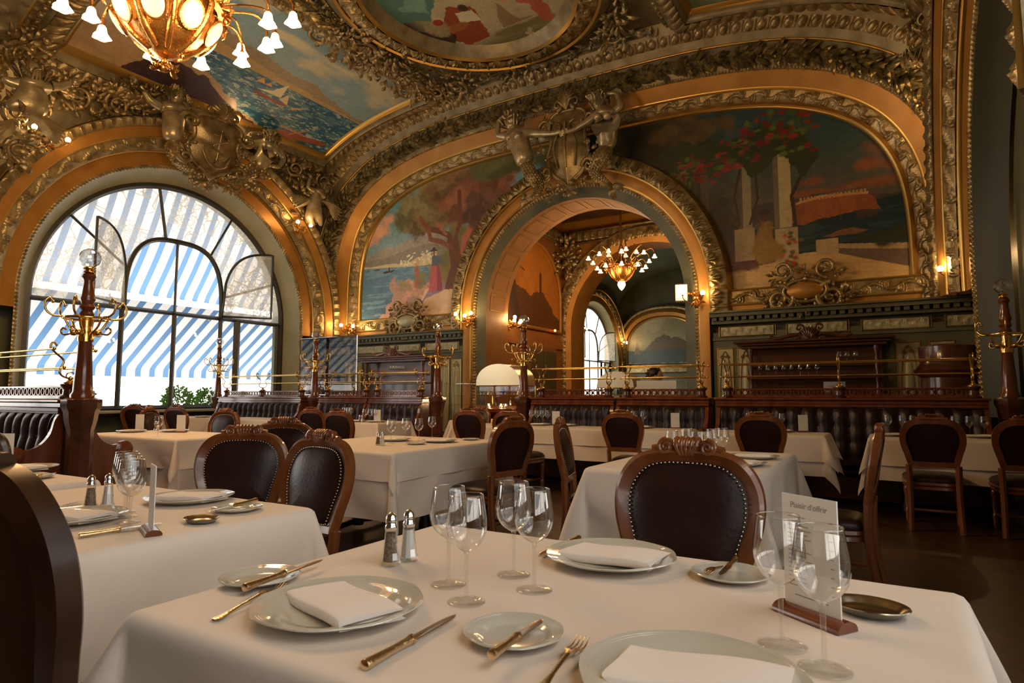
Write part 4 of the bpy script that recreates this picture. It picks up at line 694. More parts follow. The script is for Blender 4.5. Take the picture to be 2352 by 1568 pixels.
# ================================================================ TABLES AND LINEN
def cloth(w_, d_, z, drop, seed, amp=.3, n=84, corner=.28, wave=.02, fold=.014):
    """a square-cut cloth over a w x d top; flat overhang becomes hanging fall, corners become folds that stand out"""
    u = np.concatenate([np.linspace(-w_ / 2 - drop, -w_ / 2, 22)[:-1], np.linspace(-w_ / 2, w_ / 2, n - 42), np.linspace(w_ / 2, w_ / 2 + drop, 22)[1:]])
    v = np.concatenate([np.linspace(-d_ / 2 - drop, -d_ / 2, 22)[:-1], np.linspace(-d_ / 2, d_ / 2, n - 52), np.linspace(d_ / 2, d_ / 2 + drop, 22)[1:]])
    U, V = np.meshgrid(u, v, indexing='ij'); cx, cy_ = np.clip(U, -w_ / 2, w_ / 2), np.clip(V, -d_ / 2, d_ / 2); dx, dy = np.abs(U) - w_ / 2, np.abs(V) - d_ / 2
    dx, dy = np.maximum(dx, 0), np.maximum(dy, 0); r = np.hypot(dx, dy); a = np.arctan2(dy, dx); both = (dx > 0) & (dy > 0)
    s2 = np.where(both, np.sin(2 * a) ** 1.5, 0); f1 = fbm(U, V, 2.2, seed) - .5
    rc = .022; q = np.minimum(r / (rc * 1.57), 1); out = rc * np.sin(q * 1.57) + corner * s2 * np.clip(r - .02, 0, 9) + wave * np.clip(r * 3, 0, 1) * (1 + 2 * f1) + .03 * r
    out = out + np.where(~both, fold * np.sin((U + V * 1.3) * 9 + seed + 2 * f1) * np.clip(r * 4 - .2, 0, 1), 0)
    dn = rc * (1 - np.cos(q * 1.57)) + np.maximum(r - rc * 1.57, 0) * np.sqrt(np.clip(1 - (corner * s2) ** 2, .3, 1))
    ax = np.where(both, np.cos(a), (dx > 0) * 1.); ay = np.where(both, np.sin(a), (dy > 0) * 1.)
    X = cx + np.sign(U) * out * ax; Y = cy_ + np.sign(V) * out * ay; Z = z - dn + .0035 * (fbm(U, V, 3.2, seed + 3) - .5) * (r < .01)
    mm = M(); mm.grid(np.stack([X, Y, Z], 2)); return mm
TZ = .775
tabs = {}
def table(key, x0, x1, y0, y1, drop, label, clabel, under=0., seed=1, corner=.28, rot=0):
    if key[0] == 'T': x0, x1, y0, y1 = (q * .949 for q in (x0, x1, y0, y1))
    cx, cy_, w_, d_ = (x0 + x1) / 2, (y0 + y1) / 2, x1 - x0, y1 - y0
    t = thing('dining_table', label, 'table', (cx, cy_, 0), math.radians(rot), 'dining tables hidden under white cloths'); m = M(); m.box(-w_ / 2 + .01, w_ / 2 - .01, -d_ / 2 + .01, d_ / 2 - .01, TZ - .035, TZ - .004, .004); m.build('tabletop', MH, t)
    for sx in (-1, 1):
        m = M(); m.lathe([(0, .02), (.05, .03), (.055, .1), (.035, .2), (.03, .45), (.05, .6), (.03, .71), (0, .71)], 16, (sx * w_ * .28, 0, 0)); m.tube([(sx * w_ * .28, -d_ * .32, .03), (sx * w_ * .28, 0, .07), (sx * w_ * .28, d_ * .32, .03)], .025, 6); m.build('pedestal', DARK, t)
    m = cloth(w_, d_, TZ + .006, drop, seed, corner=corner, fold=.03 if key == 'T1' else .014, n=150 if key == 'T1' else 84); o = m.build('tablecloth', CL, ang=180, loc=(cx, cy_, 0)); o.rotation_euler = (0, 0, math.radians(rot)); tag(o, clabel, 'tablecloth', 'white linen tablecloths')
    if under: m = cloth(w_ - .006, d_ - .006, TZ + .001, under, seed + 7, corner=corner * .8, wave=.004); m.build('under_cloth', CL, o, 180)
    tabs[key] = (cx, cy_, w_, d_); return t

# ================================================================ TABLEWARE
def make_glass():
    t = thing('wine_glass', '', 'wine glass'); b = M(); H_ = .19; pr = [(.0045, .088), (.012, .092), (.024, .101), (.033, .115), (.037, .132), (.036, .15), (.0335, .168), (.0305, .188), (.0305, .19), (.0295, .1895), (.0295, .188)]
    p2 = bez(pr[:8], 4); b.lathe(list(map(tuple, p2)) + pr[8:], 40); b.build('bowl', TG, t, 180)
    s = M(); s.lathe([(.0046, .008), (.0036, .02), (.0034, .045), (.0036, .07), (.0042, .082), (.0055, .09), (0.0001, .092)], 14); s.build('stem', TS, t, 180)
    f = M(); f.lathe([(.0001, .0095), (.004, .009), (.012, .006), (.028, .0028), (.0345, .002), (.0345, .0004), (.0001, .0004)], 36); f.build('foot', TF, t, 180); return t
def make_plate(r, h, name='plate', kind='plate'):
    q = r / .15; m = M(); a = 72; prof = [(.0001, .004), (.085, .004), (.098, .007), (.106, .013), (.125, .0185), (.146, .0225), (.1495, .0235), (.15, .0215), (.14, .016), (.11, .006), (.095, .001), (.0001, .001)]
    A = np.arange(a) * 2 * PI / a; P = np.array([[(rr * q * (1 + (.010 * math.cos(8 * x)) * (rr > .1)) * math.cos(x), rr * q * (1 + (.010 * math.cos(8 * x)) * (rr > .1)) * math.sin(x), zz * h) for x in A] for rr, zz in prof]); m.grid(P, cv=True, flip=True)
    for rr in (.142, .137): m.tube([(rr * q * math.cos(x), rr * q * math.sin(x), (.0225 - (.146 - rr) * .22) * h) for x in A], .0006, 4, closed=True)
    return m.build(name, PO, ang=60)
def make_napkin(w_=.235, d_=.118):
    """folded napkin: one long strip folded over itself, slightly bowed"""
    m = M(); pr = [(-d_ / 2, .003), (d_ / 2 - .004, .002), (d_ / 2, .008), (d_ / 2 - .004, .013), (-d_ / 2 + .006, .012), (-d_ / 2 + .002, .0155), (-d_ / 2 + .006, .019), (d_ / 2 - .006, .02), (d_ / 2, .026), (d_ / 2 - .006, .032), (0, .034), (-d_ / 2 + .006, .03), (-d_ / 2 - .003, .022), (-d_ / 2 - .004, .01)]
    pr = bez(pr + [pr[0]], 4)[:-1]; xs = np.linspace(-w_ / 2, w_ / 2, 26)
    P = np.array([[(x + .006 * math.sin(z * 200 + y * 20) * (abs(x) > w_ * .46), y + .006 * math.sin(x * 14) , z * (1.0 - .22 * abs(x / w_) ** 2 * 4 * .35) + .004 * math.sin(x * 22)) for y, z in pr] for x in xs]); P[..., 2] *= .78; m.grid(P, cv=True)
    n0 = m.n; k = len(pr); m.f.append(tuple(n0 - k + i for i in range(k))); m.f.append(tuple(k - 1 - i for i in range(k))); return m.build('folded_napkin', NP, ang=60)
def make_knife(L_=.235, small=False):
    t = thing('table_knife', '', 'knife'); h = M(); hl = L_ * .45
    P = bez([(0, 0, .006), (hl * .1, 0, .006), (hl * .5, 0, .006), (hl, 0, .006)], 5); h.tube(P, np.interp(np.linspace(0, 1, len(P)), [0, .06, .3, .75, .93, 1], [.004, .0082, .0085, .0062, .0068, .0075]), 12, flat=1.); h.tube([(hl, 0, .006), (hl + .006, 0, .006)], .0085, 12); h.build('handle', GS, t, 60)
    b = M(); xs = np.linspace(0, 1, 24); bl = L_ - hl - .006; up = [(hl + .006 + bl * x, .0085 * (1 - .1 * x) * math.sqrt(max(1 - max(0, (x - .62) / .38) ** 2, 0)) - .001 * x) for x in xs]; lo = [(hl + .006 + bl * x, -.0075 + .0075 * max(0, (x - .8) / .2) ** 2) for x in xs]
    b.grid([[(x, y, .0072), (x, 0, .008), (x2, y2, .0072)] for (x, y), (x2, y2) in zip(up, lo)]); b.grid([[(x, y, .0062), (x2, y2, .0062)] for (x, y), (x2, y2) in zip(up, lo)], flip=True); b.build('blade', SV, t, 60); return t
def make_fork(L_=.205):
    t = thing('table_fork', '', 'fork'); h = M(); P = bez([(0, 0, .003), (.03, 0, .004), (.08, 0, .008), (.13, 0, .012)], 6); w_ = np.interp(np.linspace(0, 1, len(P)), [0, .08, .25, .6, 1], [.004, .0105, .009, .0038, .004])
    h.grid(np.array([[(p[0], -w, p[2]), (p[0], -w * .5, p[2] + .0016), (p[0], w * .5, p[2] + .0016), (p[0], w, p[2]), (p[0], 0, p[2] - .0014)] for p, w in zip(P, w_)]), cv=True); h.build('handle', GS, t, 60)
    f = M(); sh = bez([(.13, 0, .012), (.142, 0, .012), (.152, 0, .010), (.158, 0, .008)], 4); ww = np.interp(np.linspace(0, 1, len(sh)), [0, .5, 1], [.004, .011, .0125]); f.grid(np.array([[(p[0], -w, p[2] + .002), (p[0], 0, p[2]), (p[0], w, p[2] + .002), (p[0], w, p[2] + .0005), (p[0], 0, p[2] - .0018), (p[0], -w, p[2] + .0005)] for p, w in zip(sh, ww)]), cv=True)
    for y in (-.0105, -.0035, .0035, .0105): f.tube(bez([(.156, y, .009), (.175, y, .006), (.19, y * .98, .007), (L_, y * .96, .013)], 4), np.linspace(.0017, .0008, 13), 6)
    f.build('tines', GS, t, 60); return t
def make_shaker(fill, flabel):
    t = thing(flabel, '', 'shaker'); b = M(); b.lathe([(.0001, .001), (.021, .001), (.0225, .006), (.0185, .02), (.0145, .05), (.012, .078)], 10); b.build('glass_body', TS, t, 30)
    f = M(); f.lathe([(.0001, .008), (.0165, .009), (.0125, .05), (.0105, .068), (.0001, .069)], 10); f.build('filling', fill, t, 30)
    c = M(); c.lathe([(.0125, .074), (.0135, .078), (.0135, .084), (.0115, .087), (.0128, .094), (.0115, .103), (.0065, .109), (.003, .1115), (.0001, .112)], 20); c.build('cap', CHR, t, 60); return t
def make_dish():
    m = M(); m.lathe([(.0001, .004), (.03, .004), (.037, .007), (.042, .013), (.048, .0155), (.0495, .0165), (.0505, .015), (.046, .011), (.04, .004), (.032, .001), (.0001, .001)], 48, sx=1.25); return m.build('ashtray_dish', PEW, ang=60)
def make_menu(lettered):
    t = thing('menu_holder', '', 'menu holder'); b = M(); a = np.linspace(0, PI, 14); pr = [(.021 * math.cos(x), .015 * math.sin(x) ** .8 + .0005) for x in a]; pr.append((-.021, .0005))
    xs = (-.06, .06); b.grid(np.array([[(x, y, z) for y, z in pr[:14]] for x in xs]), flip=False)
    for x, fl_ in ((-.06, 1), (.06, -1)): n0 = b.n; b.add([(x, y, z) for y, z in pr[:14]], [tuple(range(14))[::fl_]])
    b.build('wooden_base', MH2, t, 30); c = M(); c.box(-.05, .05, -.0012, .0012, .012, .185); cdd = c.build('menu_card', CARD, t)
    if lettered:
        def txt(s_, x, z, size, al='CENTER'):
            cu = bpy.data.curves.new('lettering', 'FONT'); cu.body = s_; cu.size = size; cu.align_x = al; cu.extrude = .0001; o = bpy.data.objects.new('printed_heading', cu); COL.objects.link(o)
            bpy.context.view_layer.update(); me = bpy.data.meshes.new_from_object(o.evaluated_get(bpy.context.evaluated_depsgraph_get())); me.materials.append(INK); bpy.data.objects.remove(o)
            q = bpy.data.objects.new('printed_heading', me); COL.objects.link(q); q.parent = cdd; q.location = (x, -.0014, z); q.rotation_euler = (PI / 2, 0, 0)
        txt("Plaisir d'offrir", 0, .165, .0125)
        l = M(); r = random.Random(5); z = .15
        for k in range(17):
            w1 = r.uniform(.25, .75) * .06; l.box(-.04, -.04 + w1, -.0016, -.0013, z, z + .0012)
            if k % 2 == 0: l.box(.036, .042, -.0016, -.0013, z, z + .0012)
            z -= .0066
        l.box(-.03, .03, -.0016, -.0013, .03, .0315); l.build('printed_lines', INK, cdd)
    return t
g0, pl0, sp0, nk0, kn0, sk0, fk0, pep0, salt0, dish0, menu0, menu1 = make_glass(), make_plate(.162, 1), make_plate(.087, .62, 'side_plate'), make_napkin(), make_knife(), make_knife(.185), make_fork(), make_shaker(PEP, 'pepper_shaker'), make_shaker(SALT, 'salt_shaker'), make_dish(), make_menu(True), make_menu(False)
sk0.name = 'butter_knife'
tag(pl0, '', 'plate'); tag(sp0, '', 'side plate'); tag(nk0, '', 'napkin'); tag(dish0, '', 'dish'); used = {}
CTOP = TZ + .0075
def put(o, x, y, rz, label, group, z=0., s=1., sq=None):
    loc = (x, y, CTOP + z); rz = math.radians(rz)
    if o.name not in used: used[o.name] = 1; o.location = loc; o.rotation_euler = (0, 0, rz); o['label'] = label; o['group'] = group; r = o
    else: r = dup(o, loc, rz, label, group)
    r.scale = (s, s, s) if sq is None else sq; return r
# ================================================================ SETTING THE ROOM: tables
table('T1', -1.35, .10, .75, 1.75, .33, 'nearest dining table hidden under its white cloth', 'large white cloth on the nearest table in front', seed=4, corner=.42)
table('T2', -3.33, -1.99, .78, 1.74, .42, 'dining table under the cloth left of the nearest table', 'white cloth on the table with the pepper shaker by the glass row', seed=5, corner=.25)
table('T3', -5.0, -3.63, .80, 1.74, .42, 'dining table under cloth in front of the near banquette', 'white cloth at the frame edge before the near banquette', seed=6)
table('T4', -8.0, -6.2, 3.72, 4.6, .3, 'dining table under a shaded cloth beyond the near coat stand', 'shaded beige cloth hanging beside the near coat stand', .55, seed=7)
table('T5', -4.75, -3.3, 3.7, 5.28, .22, 'dining table under layered cloths in the middle of room', 'long layered white cloth in the middle of the room', .5, seed=8)
table('T6', -1.62, -.66, 3.6, 5.2, .45, 'dining table under the cloth behind the nearest chair', 'white cloth behind the nearest carved chair', .6, seed=9, corner=.3)
table('Ra', -8.3, -6.65, 7.1, 7.85, .24, 'dining table under cloth before the twin tufted banquettes', 'white cloth before the twin tufted banquettes', .45, seed=10)
table('Rb', -5.35, -2.1, 7.25, 7.9, .22, 'long dining table under cloth before the archway banquette', 'long white cloth before the archway banquettes', .4, seed=11)
table('Rd', -1.85, -.62, 7.25, 7.9, .28, 'dining table under cloth at the start of long banquette', 'white cloth with a pointed corner before the long banquette', .42, seed=12, corner=.35)
table('Re', -.2, 1.12, 7.25, 7.9, .28, 'dining table under cloth at the far end of long banquette', 'white cloth behind the two chairs with empty backs', .42, seed=13, corner=.3)
table('Rw', -12.3, -11.0, 6.6, 7.5, .3, 'small dining table under cloth below the big window', 'sunlit white cloth below the big window', seed=14)
table('Rv', -10.6, -9.0, 7.0, 7.75, .3, 'dining table under cloth before the window banquette', 'sunlit white cloth before the window banquette', seed=15)
table('Rx', -6.4, -5.5, 8.6, 9.4, .3, 'small table under cloth beside the display trolley', 'small white cloth beside the display trolley', seed=17)
# ---- chairs: crest position and facing (0 = facing the wall with the murals, 180 = facing the camera side)
chair(-.615, 2.23, 180, 'large carved chair facing us across the nearest table', s=1.02)
chair(-3.15, 2.3, 218, 'carved chair turned to face us behind the table with the glass row')
chair(-2.38, 2.2, 176, 'carved chair with crackled leather facing us left of the middle table')
chair(-4.05, 3.3, 215, 'carved chair partly behind two others, facing us, before the middle table')
chair(-2.52, 4.26, 78, 'chair with its plain rear side turned to us right of the middle table')
chair(-2.2, 4.28, -74, 'chair turned sideways left of the table behind the nearest chair')
chair(-.03, 4.35, 88, 'chair seen edge on at the end of the table behind the nearest chair')
chair(-5.9, 5.55, 4, 'chair with its back to us at the table before the twin tufted banquettes')
chair(-7.0, 6.1, 8, 'small chair back just peeping between two larger chairs')
chair(-4.68, 6.62, 0, 'chair with its back to us at the left end of the long archway table')
chair(-4.05, 6.6, 0, 'second chair with its back to us at the long archway table')
chair(-2.62, 6.7, 0, 'lone chair with its back to us near the right end of the archway table')
chair(-1.15, 6.7, 0, 'chair with its back to us before the table with pointed cloth corner')
chair(.29, 6.65, 0, 'chair with its back to us beside the dark aisle')
chair(.96, 6.68, 0, 'chair with its back to us cut by the picture edge')
chair(-5.45, 8.1, 172, 'chair facing us far back beside the display trolley')
chair(-7.3, 5.05, 190, 'chair facing us beyond the shaded beige cloth')
chair(-10.2, 6.05, 14, 'chair under the window, nearest the brass banquette rack')
chair(-10.9, 6.0, -8, 'dark chair standing under the middle of the big window')
chair(-11.55, 6.1, 20, 'chair under the window turned slightly from the others')
chair(-12.7, 6.75, 250, 'narrow chair seen from the side under the window')
chair(-9.1, 5.0, 300, 'chair half hidden by the near coat stand')
o = chair(-1.40, .44, 8, 'dark chair back very close at the picture edge', s=1.1)
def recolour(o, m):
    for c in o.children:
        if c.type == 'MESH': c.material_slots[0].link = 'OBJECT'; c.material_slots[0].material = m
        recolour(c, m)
recolour(o, mat('shade_darkened_walnut', (.018, .007, .003), .3, 0, (.04, .014, .005), 5))  # underexposed near chair: its dimness is put into an almost black colour
# ---- place settings of the nearest table
G1, G2 = 'wine glasses on the nearest table', 'cutlery on the nearest table'
for (u, v), lb in zip([(1030, 1342), (1071, 1382), (1180, 1320), (1227, 1355), (1797, 1482), (1895, 1538)], ['rear glass of the pair left of the folded napkin plate', 'front glass beside the knife tip on the nearest table', 'rear glass of the second pair before the far plate', 'front glass of the second pair before the far plate', 'wine glass behind the menu card holder edge', 'wine glass standing in front of the menu card']):
    x, y = at(u, v, CTOP); put(g0, x, y, rnd.uniform(0, 360), lb, G1, s=1.13)
def setting(x, y, rz, w, near='', s=1.):
    a = math.radians(rz)
    put(pl0, x, y, rz, 'large plate under a napkin, ' + w, 'large plates laid with napkins'); put(nk0, x + .01 * math.cos(a), y, rz - 3, 'folded white napkin on the plate, ' + w, 'folded napkins', .0045)
def loc(x, y, rz, dx, dy): a = math.radians(rz); return x + dx * math.cos(a) - dy * math.sin(a), y + dx * math.sin(a) + dy * math.cos(a)
x, y = at(778, 1405, CTOP); setting(x, y, -18, 'left end of the nearest table')
x, y = at(1403, 1290, CTOP); setting(x, y, -2, 'far side of the nearest table')
x, y = at(1590, 1580, CTOP); setting(x, y, 8, 'bottom of the picture')
def aim(o, u0, v0, u1, v1, label, group, z0=0., z1=0., s=1.):
    p, q = at(u0, v0, CTOP + z0 + .004), at(u1, v1, CTOP + z1 + .004); r = put(o, p[0], p[1], math.degrees(math.atan2(q[1] - p[1], q[0] - p[0])), label, group, z0, s); d = math.hypot(q[0] - p[0], q[1] - p[1]); r.rotation_euler = (0, -math.atan2(z1 - z0, d), r.rotation_euler[2]); return r
x, y = at(597, 1334, CTOP); put(sp0, x, y, 0, 'side plate with a knife at the left corner of nearest table', 'side plates')
x, y = at(1180, 1464, CTOP); put(sp0, x, y, 0, 'side plate with a knife between two large plates in front', 'side plates')
x, y = at(1678, 1326, CTOP); put(sp0, x, y, 0, 'side plate with a knife behind the wine glass, before the nearest chair', 'side plates')
aim(kn0, 835, 1533, 1070, 1402, 'large gilded knife lying on the cloth right of the left plate', G2, s=1.08)
aim(kn0, 560, 1352, 785, 1272, 'knife resting across the left corner side plate', G2, .012, .012, s=1.03)
aim(sk0, 1128, 1507, 1282, 1400, 'butter knife across the front side plate', G2, .018, .012)
aim(sk0, 1690, 1283, 1632, 1345, 'short knife on the side plate before the nearest chair', G2, .016, .013, s=.85)
aim(kn0, 1330, 1235, 1190, 1297, 'knife half hidden by the far plate', G2, 0, 0, s=1.)
aim(fk0, 490, 1422, 640, 1352, 'fork handle peeping from under the left plate', G2, -.0, 0)
aim(fk0, 1225, 1600, 1362, 1448, 'gilded fork with four tines by the bottom plate', G2, 0, 0.0, s=1.05)
aim(fk0, 1700, 1290, 1570, 1335, 'fork half under the side plate before the nearest chair', G2, 0, 0, s=.9)
x, y = at(897, 1297, CTOP); put(pep0, x, y, 0, 'pepper shaker in front of the salt on the nearest table', 'glass shakers', s=1.14)
x, y = at(938, 1287, CTOP); put(salt0, x, y, 0, 'salt shaker behind the pepper on the nearest table', 'glass shakers', s=1.14)
p, q = at(1800, 1398, CTOP), at(1942, 1452, CTOP); put(menu0, (p[0] + q[0]) / 2, (p[1] + q[1]) / 2, math.degrees(math.atan2(q[1] - p[1], q[0] - p[0])), 'printed menu card in a wooden base between the glasses', 'menu card holders', s=1.22)
x, y = at(1997, 1408, CTOP); put(dish0, x, y, -8, 'shiny metal dish beside the menu on the nearest table', 'small metal dishes', s=1.12)
# ---- second table
for k, (u, v) in enumerate([(297, 1215), (292, 1200), (288, 1187), (284, 1176)]):
    x, y = at(u, v, CTOP); put(g0, x, y, 40 * k, ['front', 'second', 'third', 'rearmost'][k] + ' glass of the row on the table left of ours', 'glass row on the table by the shakers', s=1.13)
x, y = at(436, 1150, CTOP); setting(x, y, 12, 'before the chair turned to us'); x, y = at(165, 1196, CTOP); setting(x, y, 10, 'beside the glass row')
x, y = at(545, 1172, CTOP); put(sp0, x, y, 0, 'side plate near the corner of the second table', 'side plates'); aim(kn0, 590, 1148, 440, 1186, 'knife resting on the second table side plate', 'cutlery on the second table', .014, .006)
aim(kn0, 70, 1178, 130, 1165, 'knife at the rear edge of the second table', 'cutlery on the second table'); aim(kn0, 180, 1232, 270, 1218, 'knife beside the plate next to the glass row', 'cutlery on the second table')
x, y = at(462, 1199, CTOP); put(dish0, x, y, 0, 'small dark metal dish at the edge of the second table', 'small metal dishes'); x, y = at(346, 1222, CTOP); put(menu1, x, y, -22, 'clear menu stand in a dark base on the second table', 'menu card holders', s=1.1)
x, y = at(207, 1168, CTOP); put(pep0, x, y, 0, 'pepper shaker on the second table', 'glass shakers', s=1.1); x, y = at(247, 1163, CTOP); put(salt0, x, y, 0, 'salt shaker half behind the glass row', 'glass shakers', s=1.1)
# ---- third table
x, y = at(55, 1080, CTOP); setting(x, y, 0, 'third table at the picture edge'); x, y = at(80, 1098, CTOP); put(sp0, x, y, 0, 'side plate with a knife on the third table', 'side plates'); aim(kn0, 60, 1100, 120, 1088, 'knife on the third table side plate', 'cutlery on the third table', .014, .014); x, y = at(8, 1066, CTOP); put(menu1, x, y, 40, 'menu card cut by the picture edge on the third table', 'menu card holders')
# ---- tables further away
ALIAS = {'Ra2': 'Ra', 'Rb2': 'Rb', 'far': 'Rx'}
def on(u, v, key, m=.07):
    """stand a thing seen at u, v on the table of that name: slid along the line of sight onto its top"""
    x, y = at(u, v, CTOP); cx, cy_, w_, d_ = tabs[ALIAS.get(key, key)]; k = min(max(y, cy_ - d_ / 2 + m), cy_ + d_ / 2 - m) / y; return min(max(x * k, cx - w_ / 2 + m), cx + w_ / 2 - m), y * k
def ware(gl, pls, key, grp, menus=(), shk=None, gs=1.08):
    nth = ['leftmost', 'second', 'third', 'fourth', 'fifth', 'sixth']
    for k, (u, v) in enumerate(sorted(gl)): x, y = on(u, v, key, .06); put(g0, x, y, 0, nth[k] + ' wine glass counted from the left ' + grp, 'wine glasses ' + grp, s=gs)
    for k, (u, v) in enumerate(sorted(pls)):
        sd = '' if len(pls) < 2 else ('left-hand ', 'right-hand ')[k]; x, y = on(u, v, key, .17); put(pl0, x, y, 0, sd + 'plate under a napkin ' + grp, 'plates ' + grp, s=.95); put(nk0, x, y, rnd.uniform(-20, 20), sd + 'folded napkin ' + grp, 'napkins ' + grp, .005, s=.95)
    for k, (u, v) in enumerate(menus): x, y = on(u, v, key, .08); put(menu1, x, y, 25, ('', 'second ')[k] + 'white menu card standing ' + grp, 'menu cards ' + grp, s=1.05)
    if shk: x, y = on(*shk, key, .1); put(pep0, x, y, 0, 'pepper shaker ' + grp, 'shakers ' + grp); put(salt0, x + .06, y - .01, 0, 'salt shaker ' + grp, 'shakers ' + grp)
ware([(898, 1018), (932, 1012), (962, 1013), (992, 1003)], [(905, 1012), (1010, 1015)], 'T5', 'on the middle table with layered cloth', (), (868, 1022))
for u, v in ((955, 1020), (1080, 1010)): x, y = at(u, v, CTOP); put(sp0, x, y, 0, 'side plate on the middle table, ' + ('before the glasses' if u < 1000 else 'near its corner'), 'side plates')
ware([(1545, 1068), (1580, 1058), (1603, 1072), (1625, 1072), (1637, 1060), (1662, 1056)], [(1735, 1052), (1705, 1068)], 'T6', 'on the table behind the nearest chair')
ware([(362, 1008)], [(302, 992), (400, 987)], 'T4', 'on the shaded table by the coat stand', [(415, 993), (232, 985)], (296, 985))
ware([(838, 972), (850, 975), (858, 974), (864, 970)], [(820, 975), (885, 972)], 'Ra', 'before the twin banquettes', [(895, 973)], (826, 975))
ware([(795, 962), (800, 960), (806, 962), (790, 958)], [], 'Ra2', 'at the rear of the twin banquette table')
ware([(1221, 965), (1234, 967), (1246, 966), (1258, 968)], [(1240, 975), (1300, 976)], 'Rb', 'before the left archway banquette', [(1277, 972)])
ware([(1422, 970), (1438, 972), (1455, 972), (1478, 976)], [(1472, 976)], 'Rb2', 'before the right archway banquette', [(1551, 976)])
ware([(1720, 975), (1745, 975), (1768, 974), (1796, 975)], [(1790, 983)], 'Rd', 'at the start of the long banquette', [(1845, 984)])
ware([(2041, 993), (2074, 988), (2098, 990), (2194, 996), (2228, 994), (2262, 996)], [(2025, 1000), (2250, 1002)], 'Re', 'at the far end of the long banquette')
ware([(1018, 962), (1024, 960), (1029, 962)], [], 'far', 'beside the display trolley, before the archway', gs=1)
ware([], [(350, 957), (600, 962)], 'Rw', 'below the window')
